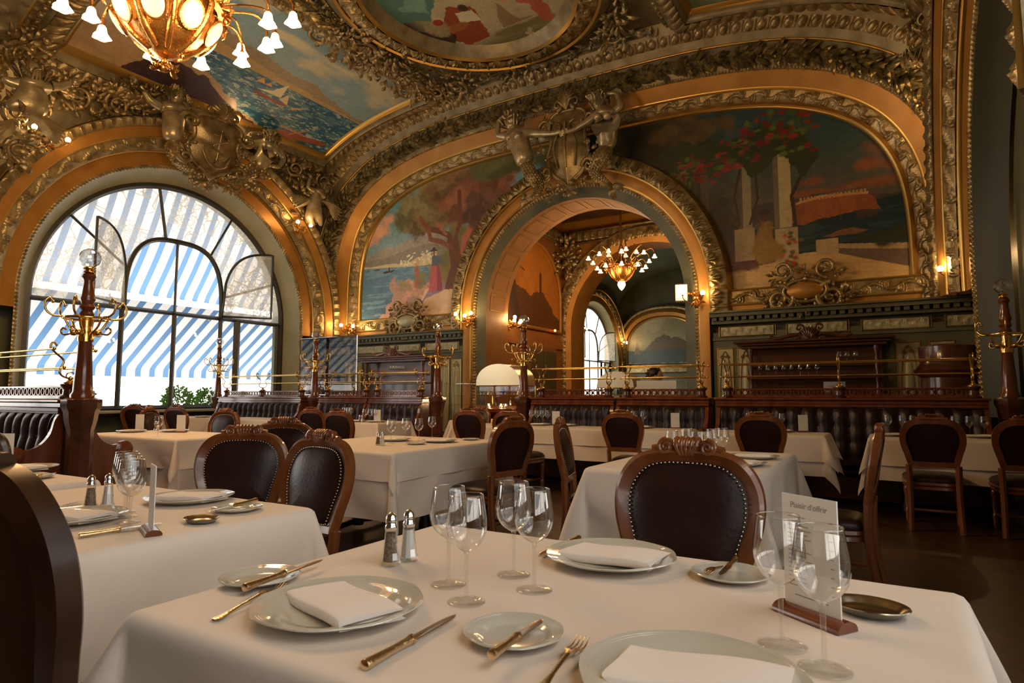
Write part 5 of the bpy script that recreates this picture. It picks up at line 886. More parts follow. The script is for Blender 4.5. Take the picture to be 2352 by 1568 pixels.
# ================================================================ BANQUETTES, COAT STANDS, RACKS
YB = 8.62
def banquette(x0, x1, y, label, rack_label, tufts=True, posts=2, double=False, pair=False):
    """back-to-back bench; its near seat faces the camera side; x0..x1 along the wall"""
    w_ = x1 - x0; t = thing('banquette', label, 'banquette', (x0, y, 0))
    m = M(); m.box(0, w_, -.09, .09, .06, 1.08, .005); m.box(0, w_, -.12, .12, 0, .1, .01); m.build('divider', MH, t)
    m = M(); m.box(-.02, w_ + .02, -.15, .15, 1.135, 1.165, .008); m.box(0, w_, -.12, .12, 1.09, 1.135, .006); m.box(.0, w_, -.135, .135, 1.055, 1.09, .004); m.build('ledge', MH2, t)
    for sg in ((-1, 1) if double else (-1,)):
        m = M(); m.box(.05, w_ - .05, sg * .62 if sg < 0 else .1, -.1 if sg < 0 else .62, .30, .38, .02)
        nx, ny = 40, 8; m.box(.05, w_ - .05, min(sg * .64, sg * .12), max(sg * .64, sg * .12), .38, .47, .035); m.build('seat', LE, t, 60)
        m = M(); m.box(.03, w_ - .03, min(sg * .6, sg * .1), max(sg * .6, sg * .1), 0.04, .30, .01); m.build('seat_base', MH, t)
        bk = M(); n1 = max(int(w_ / .022), 40); n2 = 26; xs = np.linspace(.06, w_ - .06, n1); zs = np.linspace(.46, 1.04, n2); X, Z = np.meshgrid(xs, zs, indexing='ij'); p = .17; a = frac(X / p); e = np.minimum(a, 1 - a) * 2; rw = frac((Z - .46) / .19); e2 = np.minimum(rw, 1 - rw) * 2
        H = .055 * np.sqrt(np.clip(e, 0, 1)) * (.72 + .28 * np.sqrt(e2)) * np.clip((1.045 - Z) * 18, 0, 1) ** .5 - .03 * np.exp(-((a - .5) / .0 if 0 else (np.minimum(e, .5)) / .09) ** 2) * np.exp(-(e2 / .35) ** 2)
        Y = sg * (.11 + .07 * (1.04 - Z) / .58 + H); bk.grid(np.stack([X, Y, Z], 2), flip=sg > 0); bk.build('tufted_backrest', LE, t, 180)
        b = M()
        for i in range(1, int(w_ / p)):
            for z in (.65, .84): b.ball((.0 + i * p, sg * (.125 + .07 * (1.04 - z) / .58), z), .009, 6)
        b.build('buttons', LE, t, 180)
        for x in (0, w_ - .05):      # scrolled end panels
            e = M(); pr = bez([(sg * .09, 1.08), (sg * .15, .99), (sg * .18, .87), (sg * .25, .78), (sg * .34, .745), (sg * .42, .77), (sg * .49, .74), (sg * .5, .67), (sg * .46, .62), (sg * .52, .55), (sg * .58, .42), (sg * .6, .0)], 5); poly = [(a, b_) for a, b_ in pr] + [(sg * .09, 0)]
            e.prism([(a, b_) for a, b_ in poly], 0, .05, mx=Matrix(((0, 1, 0, x), (1, 0, 0, 0), (0, 0, 1, 0), (0, 0, 0, 1)))); e.lathe([(.0001, -.012), (.03, -.012), (.075, -.004), (.078, .02), (.078, .05), (.05, .064), (.0001, .066)], 24, mx=T(x, sg * .43, .70, 0, PI / 2, 0)); e.build('scroll_end', MH2, t, 35)
    # pierced gallery with its blocks
    g = M(); bl = [.12] + ([w_ * k / (posts - 1) for k in range(1, posts - 1)]) + [w_ - .12]
    for a, b_ in zip(bl, bl[1:]):
        g.box(a, b_, -.03, .03, 1.165, 1.2, .003); g.box(a, b_, -.025, .025, 1.265, 1.285, .003); k = max(int((b_ - a) / .085), 1); st = (b_ - a) / k
        for i in range(k):
            c = a + (i + .5) * st; g.tube([(c + .031 * math.cos(q), 0, 1.2325 + .033 * math.sin(q)) for q in np.arange(16) * PI / 8], .0085, 5, closed=True, flat=1.6); g.tube([(c + st / 2, 0, 1.2), (c + st / 2, 0, 1.265)], .007, 4)
    g.build('pierced_gallery', MH2, t)
    for x in bl: k = M(); k.lathe([(.075, 1.165), (.08, 1.18), (.055, 1.2), (.05, 1.25), (.07, 1.275), (.075, 1.295), (.06, 1.3), (.0001, 1.3)], 4 if 0 else 20, (x, 0, 0)); k.build('turned_block', MH, t)
    r = M()                      # brass luggage rack: lyre posts and two tiers of rails
    for x in bl:
        rr = M(); rr.lathe([(.05, 1.3), (.052, 1.31), (.03, 1.32), (.018, 1.335), (.026, 1.35), (.0001, 1.37)], 16, (x, 0, 0))
        for sg in (1, -1):
            rr.tube(bez([(x, 0, 1.34), (x, sg * .07, 1.37), (x, sg * .09, 1.42), (x, sg * .06, 1.5), (x, sg * .13, 1.57), (x, sg * .17, 1.62), (x, sg * .15, 1.66), (x, sg * .12, 1.63)], 5), .009, 7); rr.tube([(x, .035 * math.cos(q), 1.37 + .03 * math.sin(q)) for q in np.arange(14) * PI / 7], .006, 5, closed=True)
        rr.build('rack_post', BR, t, 60)
    for (dy, z) in ((-.165, 1.60), (.165, 1.60), (-.08, 1.44), (.08, 1.44)): q = M(); q.tube([(bl[0] - .05, dy, z), (bl[-1] + .05, dy, z)], .009, 8); q.ball((bl[0] - .06, dy, z), .016, 8); q.ball((bl[-1] + .06, dy, z), .016, 8); q.build('brass_rail', BR, t, 60)
    return t
def make_stand():
    t = thing('coat_stand', '', 'coat stand'); m = M()
    m.lathe([(.13, 0), (.13, .1), (.115, .13), (.1, .2), (.1, .9), (.12, .98), (.13, 1.06), (.15, 1.1), (.15, 1.16), (.1, 1.18)], 8, mx=T(rz=PI / 8)); m.build('pedestal', MH, t, 30)
    m = M(); m.lathe([(.09, 1.17), (.092, 1.2), (.075, 1.23), (.072, 1.3), (.05, 1.66), (.06, 1.68)], 24); m.build('shaft', MH2, t)
    m = M(); m.lathe([(.05, 1.88), (.058, 1.9), (.04, 1.93), (.062, 1.96), (.045, 1.99), (.06, 2.03), (.05, 2.07), (.038, 2.18), (.044, 2.21), (.055, 2.225), (.048, 2.25), (.0001, 2.26)], 24); m.build('turned_upper_shaft', MH2, t)
    m = M(); m.lathe([(.03, 2.25), (.045, 2.265), (.032, 2.285), (.05, 2.3), (.03, 2.315), (.0001, 2.315)], 20); m.build('brass_collar', BR, t)
    m = M(); m.ball((0, 0, 2.39), .086, 20); m.build('crystal_ball', CG, t, 5)
    m = M(); m.lathe([(.06, 1.66), (.062, 1.7), (.05, 1.74), (.045, 1.8), (.055, 1.86), (.05, 1.89)], 20); m.tube([(.17 * math.cos(a), .17 * math.sin(a), 1.86) for a in np.arange(28) * PI / 14], .012, 6, closed=True); m.build('brass_ring_mount', BR, t, 60)
    for k in range(6):
        a = k * PI / 3 + .3; c, s = math.cos(a), math.sin(a); h = M(); h.tube([(c * r, s * r, z) for r, z in bez([(.05, 1.72), (.12, 1.78), (.17, 1.86), (.24, 1.87), (.29, 1.91), (.3, 1.98), (.27, 2.02), (.245, 1.99)], 5)], .009, 7); h.ball((c * .245, s * .245, 1.985), .014, 8); h.build('coat_hook', BR, t, 60)
    for k in range(4):
        a = k * PI / 2 + .6; c, s = math.cos(a), math.sin(a); h = M(); h.ball((c * .1, s * .1, 1.735), .03, 10, sq=(1.2, 1.2, .8)); h.tube([(c * r, s * r, z) for r, z in bez([(.05, 1.73), (.12, 1.73), (.18, 1.72), (.21, 1.75), (.19, 1.78), (.165, 1.765)], 5)], .008, 7); h.build('hat_hook', BR, t, 60)
    return t
banquette(-12.65, -10.0, YB, 'leather banquette under the brass rack before the big window', '', posts=3)
banquette(-9.5, -8.24, YB, 'short leather banquette left of the twin pair by the sideboard', '')
banquette(-8.2, -6.95, YB, 'short leather banquette right of the twin pair by the sideboard', '')
banquette(-4.78, -3.42, YB, 'leather banquette at the left side of the archway', '')
banquette(-3.38, -2.08, YB, 'leather banquette at the right side of the archway', '')
banquette(-1.98, .9, YB, 'long leather banquette below the dark sideboard', '', posts=3)
banquette(-8.3, -6.12, 2.75, 'near tufted leather banquette with scrolled arm at the picture edge', '', double=True)
banquette(-10.8, -8.4, 2.75, 'farther tufted banquette continuing behind the near one', '', double=True)
st0 = make_stand()
for k, (x, y, rz, lb) in enumerate([(-5.95, 2.72, 0, 'tallest coat stand with crystal ball before the big window'), (-4.98, YB, .4, 'coat stand at the left end of the archway banquettes'), (-6.7, YB, .9, 'coat stand before the left sideboard'), (-9.75, YB, .2, 'coat stand between window and painting of the woman'), (-12.86, YB, .5, 'slim far coat stand silhouetted on the window'), (1.1, YB, .1, 'coat stand by the dark wall at the picture edge')]):
    if k == 0: st0.location = (x, y, 0); st0['label'] = lb; st0['group'] = 'mahogany coat stands with crystal balls'
    else: dup(st0, (x, y, 0), rz, lb)
st0['group'] = 'mahogany coat stands with crystal balls'
# ================================================================ SIDEBOARDS, TROLLEY, SMALL THINGS
def sideboard(x0, x1, label, y=11.85, wood=MH):
    w_ = x1 - x0; t = thing('sideboard', label, 'sideboard', (x0, y, 0)); m = M(); m.box(.05, w_ - .05, -.5, 0, .06, .98, .01); m.box(0, w_, -.54, 0, .98, 1.03, .012); m.box(.0, w_, -.52, 0, 0, .08, .01); m.build('base_cabinet', wood, t)
    for i in range(3): a = .1 + i * (w_ - .2) / 3; d = M(); d.box(a + .02, a + (w_ - .2) / 3 - .02, -.52, -.49, .14, .72, .008); d.box(a + .07, a + (w_ - .2) / 3 - .07, -.53, -.51, .2, .66, .006); dd = d.build('door', wood, t); k = M(); k.ball((a + .05, -.535, .45), .012, 8); k.build('knob', BR, dd)
    m = M(); m.box(.05, w_ - .05, -.08, 0, 1.03, 2.0, .005); m.build('back_panel', wood, t)
    m = M(); m.box(.05, w_ - .05, -.35, -.05, 1.47, 1.5, .004); m.build('shelf', wood, t); m = M(); m.box(.1, w_ - .1, -.28, -.05, 1.68, 1.7, .004); m.build('shelf', wood, t)
    for x in (.12, w_ - .12): c = M(); c.lathe([(.05, 1.03), (.05, 1.06), (.03, 1.08), (.04, 1.2), (.045, 1.28), (.025, 1.38), (.04, 1.45), (.04, 1.5), (.025, 1.53), (.04, 1.65), (.03, 1.85), (.05, 1.95), (.05, 2.0)], 16, (x, -.3, 0)); c.build('column', wood, t)
    m = M(); m.box(-.02, w_ + .02, -.4, 0, 2.0, 2.05, .006); m.box(-.08, w_ + .08, -.46, 0, 2.05, 2.09, .008); m.box(-.14, w_ + .14, -.52, 0, 2.09, 2.13, .01); m.build('cornice', wood, t)
    c = M(); xm = w_ / 2; s = .55; scroll_pair(c, (xm, -.38, 2.16), s, r=.045); c.ball((xm, -.4, 2.2), .1, 16, sq=(1.1, .7, 1.3))
    for k in range(7): a = -1.1 + k * .367; c.tube([(xm, -.44, 2.14), (xm + .09 * math.sin(a), -.47, 2.17 + .08 * math.cos(a)), (xm + .14 * math.sin(a), -.42, 2.2 + .14 * math.cos(a))], .014, 6)
    for sg in (1, -1): c.tube(bez([(xm + sg * .15, -.36, 2.22), (xm + sg * .3, -.36, 2.2), (xm + sg * .5, -.36, 2.16), (xm + sg * .62, -.36, 2.2)], 5), .03, 7)
    c.build('carved_pediment', wood, t, 60); return t
MPK = mat('sunlit_mahogany', (.16, .06, .03), .3, 0, (.22, .09, .05), 8, (.15, 1, 1), coat=.4)  # lit copy of the mahogany: daylight on the left sideboard put into its colour
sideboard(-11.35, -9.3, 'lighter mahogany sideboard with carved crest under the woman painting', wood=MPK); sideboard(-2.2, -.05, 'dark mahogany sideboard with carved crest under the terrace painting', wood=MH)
def plain_glass_row(n, x0, x1, y, z, up, lb, grp):
    for k in range(n): o = dup(g0, (x0 + (x1 - x0) * k / max(n - 1, 1), y, z + (0 if up else .215)), k, lb, grp, (1.13, 1.13, 1.13)); o.rotation_euler = (0 if up else PI, 0, 0)
plain_glass_row(8, -1.95, -1.05, 11.6, 1.5, True, 'small glass in the long row on the dark sideboard', 'glasses on the dark sideboard'); plain_glass_row(3, -.72, -.48, 11.65, 1.7, True, 'bright glass of the three high on the dark sideboard', 'three bright glasses on the dark sideboard'); plain_glass_row(6, -10.5, -10.1, 11.65, 1.7, True, 'glass high on the lighter sideboard', 'glasses high on the lighter sideboard'); plain_glass_row(5, -11.15, -10.85, 11.6, 1.5, True, 'glass at the left of the lighter sideboard shelf', 'glasses on the lighter sideboard shelf')
def round_cab(x, y, label, s=1.):
    m = M(); m.lathe([(.44, 0), (.45, .1), (.4, .13), (.4, .95), (.44, 1.0), (.46, 1.05), (.4, 1.08), (.36, 1.1), (.36, 1.45), (.42, 1.5), (.44, 1.56), (.4, 1.6), (.36, 1.66), (.37, 1.9), (.3, 1.93), (.0001, 1.95)], 48, sx=s, sy=s); tag(m.build('round_cabinet', MH, loc=(x, y, 0)), label, 'cabinet')
round_cab(-12.35, 11.0, 'dark round cabinet in the corner behind the window coat stand'); round_cab(.75, 11.1, 'dark round mahogany cabinet in the shaded corner beside the long banquette', 1.05)
def trolley(x, y, label, cloche=True):
    t = thing('display_trolley', label, 'trolley', (x, y, 0)); m = M(); m.box(-.55, .55, -.35, .35, .55, .95, .01); m.box(-.6, .6, -.4, .4, .95, .99, .01); m.build('cabinet', MH2, t)
    for sx in (-.45, .45):
        for sy in (-.28, .28): l = M(); l.lathe([(.025, .08), (.03, .3), (.02, .5), (.025, .56)], 10, (sx, sy, 0)); l.ball((sx, sy, .04), .04, 8); l.build('leg', MH, t)
    m = M(); a = np.linspace(0, PI, 18); m.grid(np.array([[(.5 * math.cos(q), yy, 1.38 + .42 * math.sin(q) ** .8) for yy in (-.3, .3)] for q in a])); m.add([(.5 * math.cos(q), -.3, 1.38 + .42 * math.sin(q) ** .8) for q in a], [tuple(range(18))]); m.add([(.5 * math.cos(q), .3, 1.38 + .42 * math.sin(q) ** .8) for q in a], [tuple(range(18))]); m.build('roll_top', mat('creamy_metal_hood', (.6, .5, .33), .25, .6) if cloche else SV, t)
    m = M()
    for sx in (-.5, .5):
        for sy in (-.3, .3): m.tube([(sx, sy, .99), (sx, sy, 1.38)], .012, 6)
    for z in (.99, 1.2, 1.38): m.tube([(-.5, -.3, z), (.5, -.3, z), (.5, .3, z), (-.5, .3, z)], .01, 6, closed=True)
    m.build('brass_frame', BR, t); m = M(); m.box(-.49, .49, -.29, .29, 1.0, 1.37); m.build('glass_case', TW, t, 30); m = M(); m.box(-.45, .45, -.25, .25, 1.19, 1.2); m.build('shelf', BR, t)
    for k in range(5): b = M(); b.lathe([(.03, 0), (.032, .1), (.012, .13), (.012, .16), (.0001, .16)], 12, (-.36 + k * .17, -.05, 1.0 if k % 2 else 1.2)); b.build('bottle', [BR, MH, mat('blue_bottle', (.03, .06, .4), .1), SV, BR][k], t)
    return t
trolley(-6.48, 10.5, 'brass display trolley with cream hood left of the archway'); trolley(-6.0, 15.3, 'far display trolley with a cream hood in the hall')
def candle(x, y, z, label, grp):
    t = thing('candle_glass', label, 'candle', (x, y, z), group=grp); g = M(); g.lathe([(.0001, 0), (.035, 0), (.038, .01), (.04, .09)], 18); g.build('glass_holder', TW, t, 60); c = M(); c.lathe([(.0001, .004), (.03, .004), (.03, .045), (.0001, .045)], 16); c.build('wax', CARD, t); f = M(); f.ball((0, 0, .062), .012, 8, sq=(1, 1, 1.6)); f.build('flame', BULB, t)
    lamp('candle_light', (0, 0, .13), 3, parent=t)
t_ = thing('serving_table', 'low serving table with candles beside the display trolley', 'table', (-6.35, 9.75, 0)); m = M(); m.box(-.5, .5, -.25, .25, .92, .96, .01); m.build('tabletop', MH2, t_)
for sx in (-.45, .45):
    for sy in (-.2, .2): m = M(); m.box(sx - .025, sx + .025, sy - .025, sy + .025, 0, .92, .004); m.build('leg', MH, t_)
candle(-6.35, 9.7, .96, 'lit candle in a glass, left one on the serving table', 'candles'); candle(-6.1, 9.72, .96, 'lit candle in a glass, right one on the serving table', 'candles'); candle(-6.0, 9.72, .96, 'lit candle nearest the archway on the serving table', 'candles')
t_ = thing('glass_partition', 'clear glass partition with a steel edge before the window corner', 'partition', (0, 0, 0)); m = M(); P = [(-11.05, 9.35, 1.2), (-11.05, 9.35, 2.42), (-9.35, 9.35, 2.42), (-9.35, 9.35, 1.2)]; m.tube(P, .018, 6, closed=True)
for x in (-11.0, -9.4): m.tube([(x, 9.35, 0), (x, 9.35, 1.2)], .025, 6)
m.build('steel_frame', CHR, t_); m = M(); m.grid([[(-11.03, 9.35, 1.2), (-11.03, 9.35, 2.4)], [(-9.37, 9.35, 1.2), (-9.37, 9.35, 2.4)]]); m.build('pane', TW, t_)
t_ = thing('glass_shelves', 'low glass shelf unit right of the left sideboard', 'shelves'); m = M()
for z in (1.18, 1.0, 1.42): m.box(-7.95, -7.2, 10.2, 10.5, z, z + .012)
m.build('glass_shelf', TS, t_); m = M()
for x in (-7.93, -7.22): m.tube([(x, 10.35, 0), (x, 10.35, 1.5)], .01, 6)
m.build('post', CHR, t_)
m = M(); m.box(-.11, .11, -.06, .06, -.17, .17, .02); tag(m.build('loudspeaker', CARD, loc=(-3.32, 11.7, 3.12), rz=.3), 'small white loudspeaker fixed beside the archway over the lamps', 'loudspeaker')
def sign(x, y, z, w_, h, label, text=None, tint=CARD, rz=0):
    t = thing('sign_card', label, 'sign', (x, y, z), rz); m = M(); m.box(-w_ / 2, w_ / 2, -.01, .01, 0, h, .002); c = m.build('card', tint, t)
    if text:
        cu = bpy.data.curves.new('lettering', 'FONT'); cu.body = text; cu.size = h * .3; cu.align_x = 'CENTER'; cu.extrude = .0005; o = bpy.data.objects.new('tmp', cu); COL.objects.link(o); bpy.context.view_layer.update(); me = bpy.data.meshes.new_from_object(o.evaluated_get(bpy.context.evaluated_depsgraph_get())); me.materials.append(INK); bpy.data.objects.remove(o)
        q = bpy.data.objects.new('lettering', me); COL.objects.link(q); q.parent = c; q.location = (.03, -.0115, h * .5); q.rotation_euler = (PI / 2, 0, 0); l = M(); l.tube(bez([(-w_ * .22, -.012, h * .15), (-w_ * .2, -.012, h * .5), (-w_ * .12, -.012, h * .7)], 5), .004, 5); l.build('printed_flourish', INK, c)
    else:
        l = M()
        for k in range(3): l.box(-w_ * .36, w_ * .36, -.0115, -.0105, h * (.25 + .22 * k), h * (.25 + .22 * k) + h * .06)
        l.build('printed_lines', INK, c)
sign(-.6, YB + .1, 1.165, .24, .2, 'small lilac printed card on the rack of the long banquette', tint=mat('lilac_card', (.5, .46, .55), .5)); sign(-3.05, 9.3, 1.0, .62, .42, 'pale printed box behind the archway banquette, by the bending person', 'Caen')
t_ = thing('crate_stand', 'dark stand carrying the pale printed box', 'stand', (-3.05, 9.3, 0)); m = M(); m.box(-.3, .3, -.15, .15, .96, 1.0, .005); m.box(-.03, .03, -.03, .03, .03, .96); m.box(-.2, .2, -.12, .12, 0, .04, .01); m.build('stand_top', MH, t_)

# ================================================================ LAMPS
def tulip(mm, c, s=1., tilt=(0, 0)):
    pr = [(.012, 0), (.022, -.012), (.026, -.03), (.03, -.05), (.045, -.07), (.05, -.078)]; a = np.arange(20) * 2 * PI / 20
    P = np.array([[(r * s * (1 + .1 * math.cos(5 * x) * (k > 3)) * math.cos(x), r * s * (1 + .1 * math.cos(5 * x) * (k > 3)) * math.sin(x), z * s) for x in a] for k, (r, z) in enumerate(pr)]); mm.grid(P, cv=True, mx=T(*c, tilt[0], tilt[1]))
def sconce(x, y, z, nrm, arms, label, watts=14, grp='gilt wall lights with small bulbs'):
    """nrm: angle the lamp faces; arms: offsets (sideways, out, up) of its bulbs"""
    t = thing('wall_sconce', label, 'wall lamp', (x, y, z), nrm, grp); m = M(); m.lathe([(.0001, .02), (.03, .018), (.055, 0), (.06, -.012)], 16, mx=T(0, .02, 0, -PI / 2, 0, 0)); foliage(m, (0, .0, -.02), .11, 16, int(abs(x * 90)), (0, 1, 0), .1, .05); m.build('backplate', BRZ, t)
    for k, (a, o, u) in enumerate(arms):
        b = M(); b.tube(bez([(0, .02, -.04), (a * .4, o * .4, -.1), (a * .9, o * .9, -.04), (a, o, u * .7), (a, o, u)], 5), .008, 6); b.lathe([(.0001, 0), (.022, .0), (.026, .02), (.018, .03)], 12, (a, o, u)); arm = b.build('arm', BRZ, t)
        s = M(); s.ball((a, o, u + .06), .042, 14, sq=(1, 1, 1.1)); q = s.build('lit_globe', BULB, arm, 180)
        lamp('sconce_light', (a, o + .02, u + .12), watts / len(arms), parent=t)
A3 = [(-.2, .22, .02), (0, .3, -.05), (.2, .22, .0)]; A2 = [(-.16, .24, 0), (.16, .24, .03)]
FX, FY = -PI / 2, PI
for x, y, z, n_, ar, lb in [(-12.25, 4.8, 5.55, FX, [(-.25, .2, 0), (.02, .25, .02), (.25, .2, .05)], 'wall light with three bulbs above the left side of the big window'), (-12.2, 10.2, 5.25, FX - .3, A2, 'pair of bulbs right of the big window arch below the small cherub'), (-12.0, 11.75, 2.9, FY + .4, A2, 'wall light at the left foot of the woman painting'), (-8.2, 11.72, 2.95, FY, [(-.2, .25, .02), (0, .2, -.02), (.24, .22, .03)], 'wall light on the left pillar of the archway'),
                        (-3.05, 11.72, 3.0, FY, [(-.18, .22, 0), (.18, .25, .03)], 'wall light on the right pillar of the archway'), (.95, 11.55, 3.05, FY, [(-.2, .3, .05), (.24, .25, -.02)], 'wall light at the right foot of the terrace painting'), (.85, 11.3, 5.6, FY - .2, [(-.2, .28, .12), (.16, .22, -.12)], 'wall light high up beside the right cherub'),
                        (-8.1, 13.2, 2.95, FX, [(-.16, .3, .02), (.0, .36, -.04), (.16, .3, .0), (.05, .25, .1)], 'wall light inside the archway by the amber painting'), (-2.95, 13.4, 3.0, PI / 2, [(-.2, .3, -.1), (0, .35, .1), (.2, .25, .0), (.1, .4, .16)], 'wall light on the right side inside the archway'),
                        (-12.5, 32.3, 4.0, FX, A3, 'distant wall light by the window of the room beyond'), (-12.3, 26.6, 4.2, FX, A2, 'distant wall light before the far window')]:
    sconce(x, y, z, n_, ar, lb, 16)
m = M(); m.ball((-8.0, 15.6, 3.0), .035, 10); tag(m.build('warning_lamp', emis('red_lamp', (1, .12, .03), 12)), 'small red lamp at the foot of amber painting', 'lamp')
# small globe lamp held over the window cartouche
t_ = thing('port_lamp', 'single opal globe lamp on the ceiling beside the window figures', 'lamp', (-12.1, 8.25, 7.28)); m = M(); m.ball((0, 0, 0), .12, 18); m.build('opal_globe', emis('opal_globe_light', (1, .58, .25), 5), t_, 180); m = M(); m.tube([(.14 * math.cos(a), .14 * math.sin(a), .02) for a in np.arange(24) * PI / 12], .03, 6, closed=True); m.lathe([(.13, .02), (.17, .1), (.1, .2), (.05, .25)], 20); m.build('bronze_mount', BRZ, t_); lamp('port_light', (.2, 0, -.2), 5, parent=t_)

def chandelier(x, y, z, s, label, n1=8, rings=((1.3, .36, 14), (1.05, .06, 12), (.85, .85, 8)), watts=160, panels=True, hang=8.):
    t = thing('chandelier', label, 'chandelier', (x, y, z)); b = M()
    pr = [(.0001, -.02), (.06, 0), (.13, .03), (.15, .06), (.2, .09), (.34, .2), (.46, .38), (.52, .55), (.5, .62), (.42, .66)]; 
    for k in range(n1 if panels else 6):
        a = (k + .5) * 2 * PI / (n1 if panels else 6); b.tube([(r * s * math.cos(a), r * s * math.sin(a), zz * s) for r, zz in bez(pr[3:], 3)], .035 * s, 6); foliage(b, (.53 * s * math.cos(a), .53 * s * math.sin(a), .6 * s), .13 * s, 14, k, (math.cos(a), math.sin(a), 0), .13 * s, .06 * s)
    b.lathe([(p[0] * s, p[1] * s) for p in pr[:5]], 24); b.lathe([(.5 * s, .58 * s), (.56 * s, .6 * s), (.56 * s, .66 * s), (.4 * s, .7 * s), (.12 * s, .95 * s), (.07 * s, 1.2 * s), (.12 * s, 1.3 * s), (.05 * s, 1.5 * s), (.04 * s, 1.6 * s)], 24); foliage(b, (0, 0, -.05 * s), .09 * s, 20, 3, (0, 0, -1), .1 * s, .06 * s)
    b.lathe([(.14 * s, .06 * s), (.3 * s, .17 * s), (.42 * s, .34 * s), (.47 * s, .56 * s)], 32); b.build('openwork_bowl', BRZ, t, 60)
    if hang > z: m = M(); m.tube([(0, 0, 1.55 * s), (0, 0, hang - z)], .03); m.build('suspension_rod', BRZ, t)
    if panels:
        for k in range(n1):
            a = k * 2 * PI / n1; el = math.radians(40); m = M(); q = np.arange(28) * 2 * PI / 28; rr = np.linspace(0.001, 1, 7); P = np.array([[(.115 * s * r * math.cos(w1), .15 * s * r * math.sin(w1), .05 * s * math.sqrt(1 - r * r)) for w1 in q] for r in rr]); mx = Matrix.Rotation(a, 4, 'Z') @ Matrix.Translation((.47 * s, 0, .34 * s)) @ Matrix.Rotation(PI / 2 + math.radians(32), 4, 'Y') @ Matrix.Rotation(PI / 2, 4, 'Z')
            m.grid(P, cv=True, mx=mx); pn = m.build('opal_panel', PANEL, t, 180); m = M(); m.tube([(.118 * s * math.cos(w1), .153 * s * math.sin(w1), 0) for w1 in q], .014 * s, 6, closed=True, mx=mx); m.build('panel_rim', BRZ, pn, 60)
    else: m = M(); m.lathe([(.0001, -.33 * s), (.08 * s, -.25 * s), (.16 * s, -.1 * s), (.13 * s, .02 * s), (.05 * s, .05 * s)], 20); m.build('opal_drop', TULIP, t, 180)
    for R_, zz, n in rings:
        for k in range(n):
            a = (k + .3) * 2 * PI / n; c, sn = math.cos(a), math.sin(a); m = M(); m.tube([(r * s * c, r * s * sn, z_ * s) for r, z_ in bez([(.45, .62), (.6, .72 + zz * .5), (R_ * .85, .78 + zz), (R_ * .98, .68 + zz), (R_, .55 + zz)], 4)], .014 * s, 6); m.ball((R_ * s * c, R_ * s * sn, (.55 + zz) * s), .03 * s, 8); am = m.build('arm', BRZ, t, 60)
            m = M(); tulip(m, (R_ * s * c, R_ * s * sn, (.55 + zz) * s), 1.9 * s); m.ball((R_ * s * c, R_ * s * sn, (.48 + zz) * s), .035 * s, 8); m.build('tulip_shade', TULIP, am, 180)
    for k in range(4): a = k * PI / 2; lamp('chandelier_light', (1.1 * s * math.cos(a), 1.1 * s * math.sin(a), .1 * s), watts / 4, size=.25, parent=t)
    return t
chandelier(-6.25, 3.45, 4.66, .95, 'huge gilt chandelier with opal panels and tulip shades overhead', watts=380)
chandelier(-5.55, 14.4, 3.95, .62, 'cluster chandelier of tulip shades hanging in the hall beyond the archway', panels=False, rings=((1.3, .5, 9), (.95, .1, 9), (.6, .75, 5)), watts=120, hang=6.3)
# ================================================================ SCULPTURE
def atY(u, v, y): d = _f + _r * (u - 1176) / FPX + _u * (784 - v) / FPX; t = y / d[1]; return np.array([d[0] * t, y, EYE + d[2] * t])
def atX(u, v, x): d = _f + _r * (u - 1176) / FPX + _u * (784 - v) / FPX; t = x / d[0]; return np.array([x, d[1] * t, EYE + d[2] * t])
def atV(u, v, off=.05):
    z = 7.7
    for _ in range(14): x, y = at(u, v, z); z = .5 * z + .5 * float(zv(x))
    return np.array([x, y, z - off])
def skin(name, chains, m, parent=None, sub=2):
    """one continuous surface grown over joints; chains: lists of (key, point, radius); equal keys are the same joint"""
    V, R, K, E = [], [], {}, []
    for ch in chains:
        prev = None
        for key, p, r in ch:
            if key not in K: K[key] = len(V); V.append(tuple(p)); R.append(r)
            if prev is not None and (prev, K[key]) not in E: E.append((prev, K[key]))
            prev = K[key]
    me = bpy.data.meshes.new(name); me.from_pydata(V, E, []); o = bpy.data.objects.new(name, me); COL.objects.link(o)
    md = o.modifiers.new('skin', 'SKIN'); md.use_smooth_shade = True; sv = me.skin_vertices[0].data if me.skin_vertices else None
    if sv is None:
        bpy.context.view_layer.objects.active = o; bpy.ops.object.select_all(action='DESELECT'); o.select_set(True); bpy.ops.mesh.customdata_skin_add(); sv = me.skin_vertices[0].data
    for i, r in enumerate(R): rr = (r, r) if np.isscalar(r) else r; sv[i].radius = rr; sv[i].use_root = (i == 0)
    s2 = o.modifiers.new('sub', 'SUBSURF'); s2.levels = s2.render_levels = sub
    bpy.context.view_layer.update(); me2 = bpy.data.meshes.new_from_object(o.evaluated_get(bpy.context.evaluated_depsgraph_get())); bpy.data.objects.remove(o); me2.materials.clear(); me2.materials.append(m); me2.polygons.foreach_set('use_smooth', [True] * len(me2.polygons))
    q = bpy.data.objects.new(name, me2); COL.objects.link(q); q.parent = parent; return q
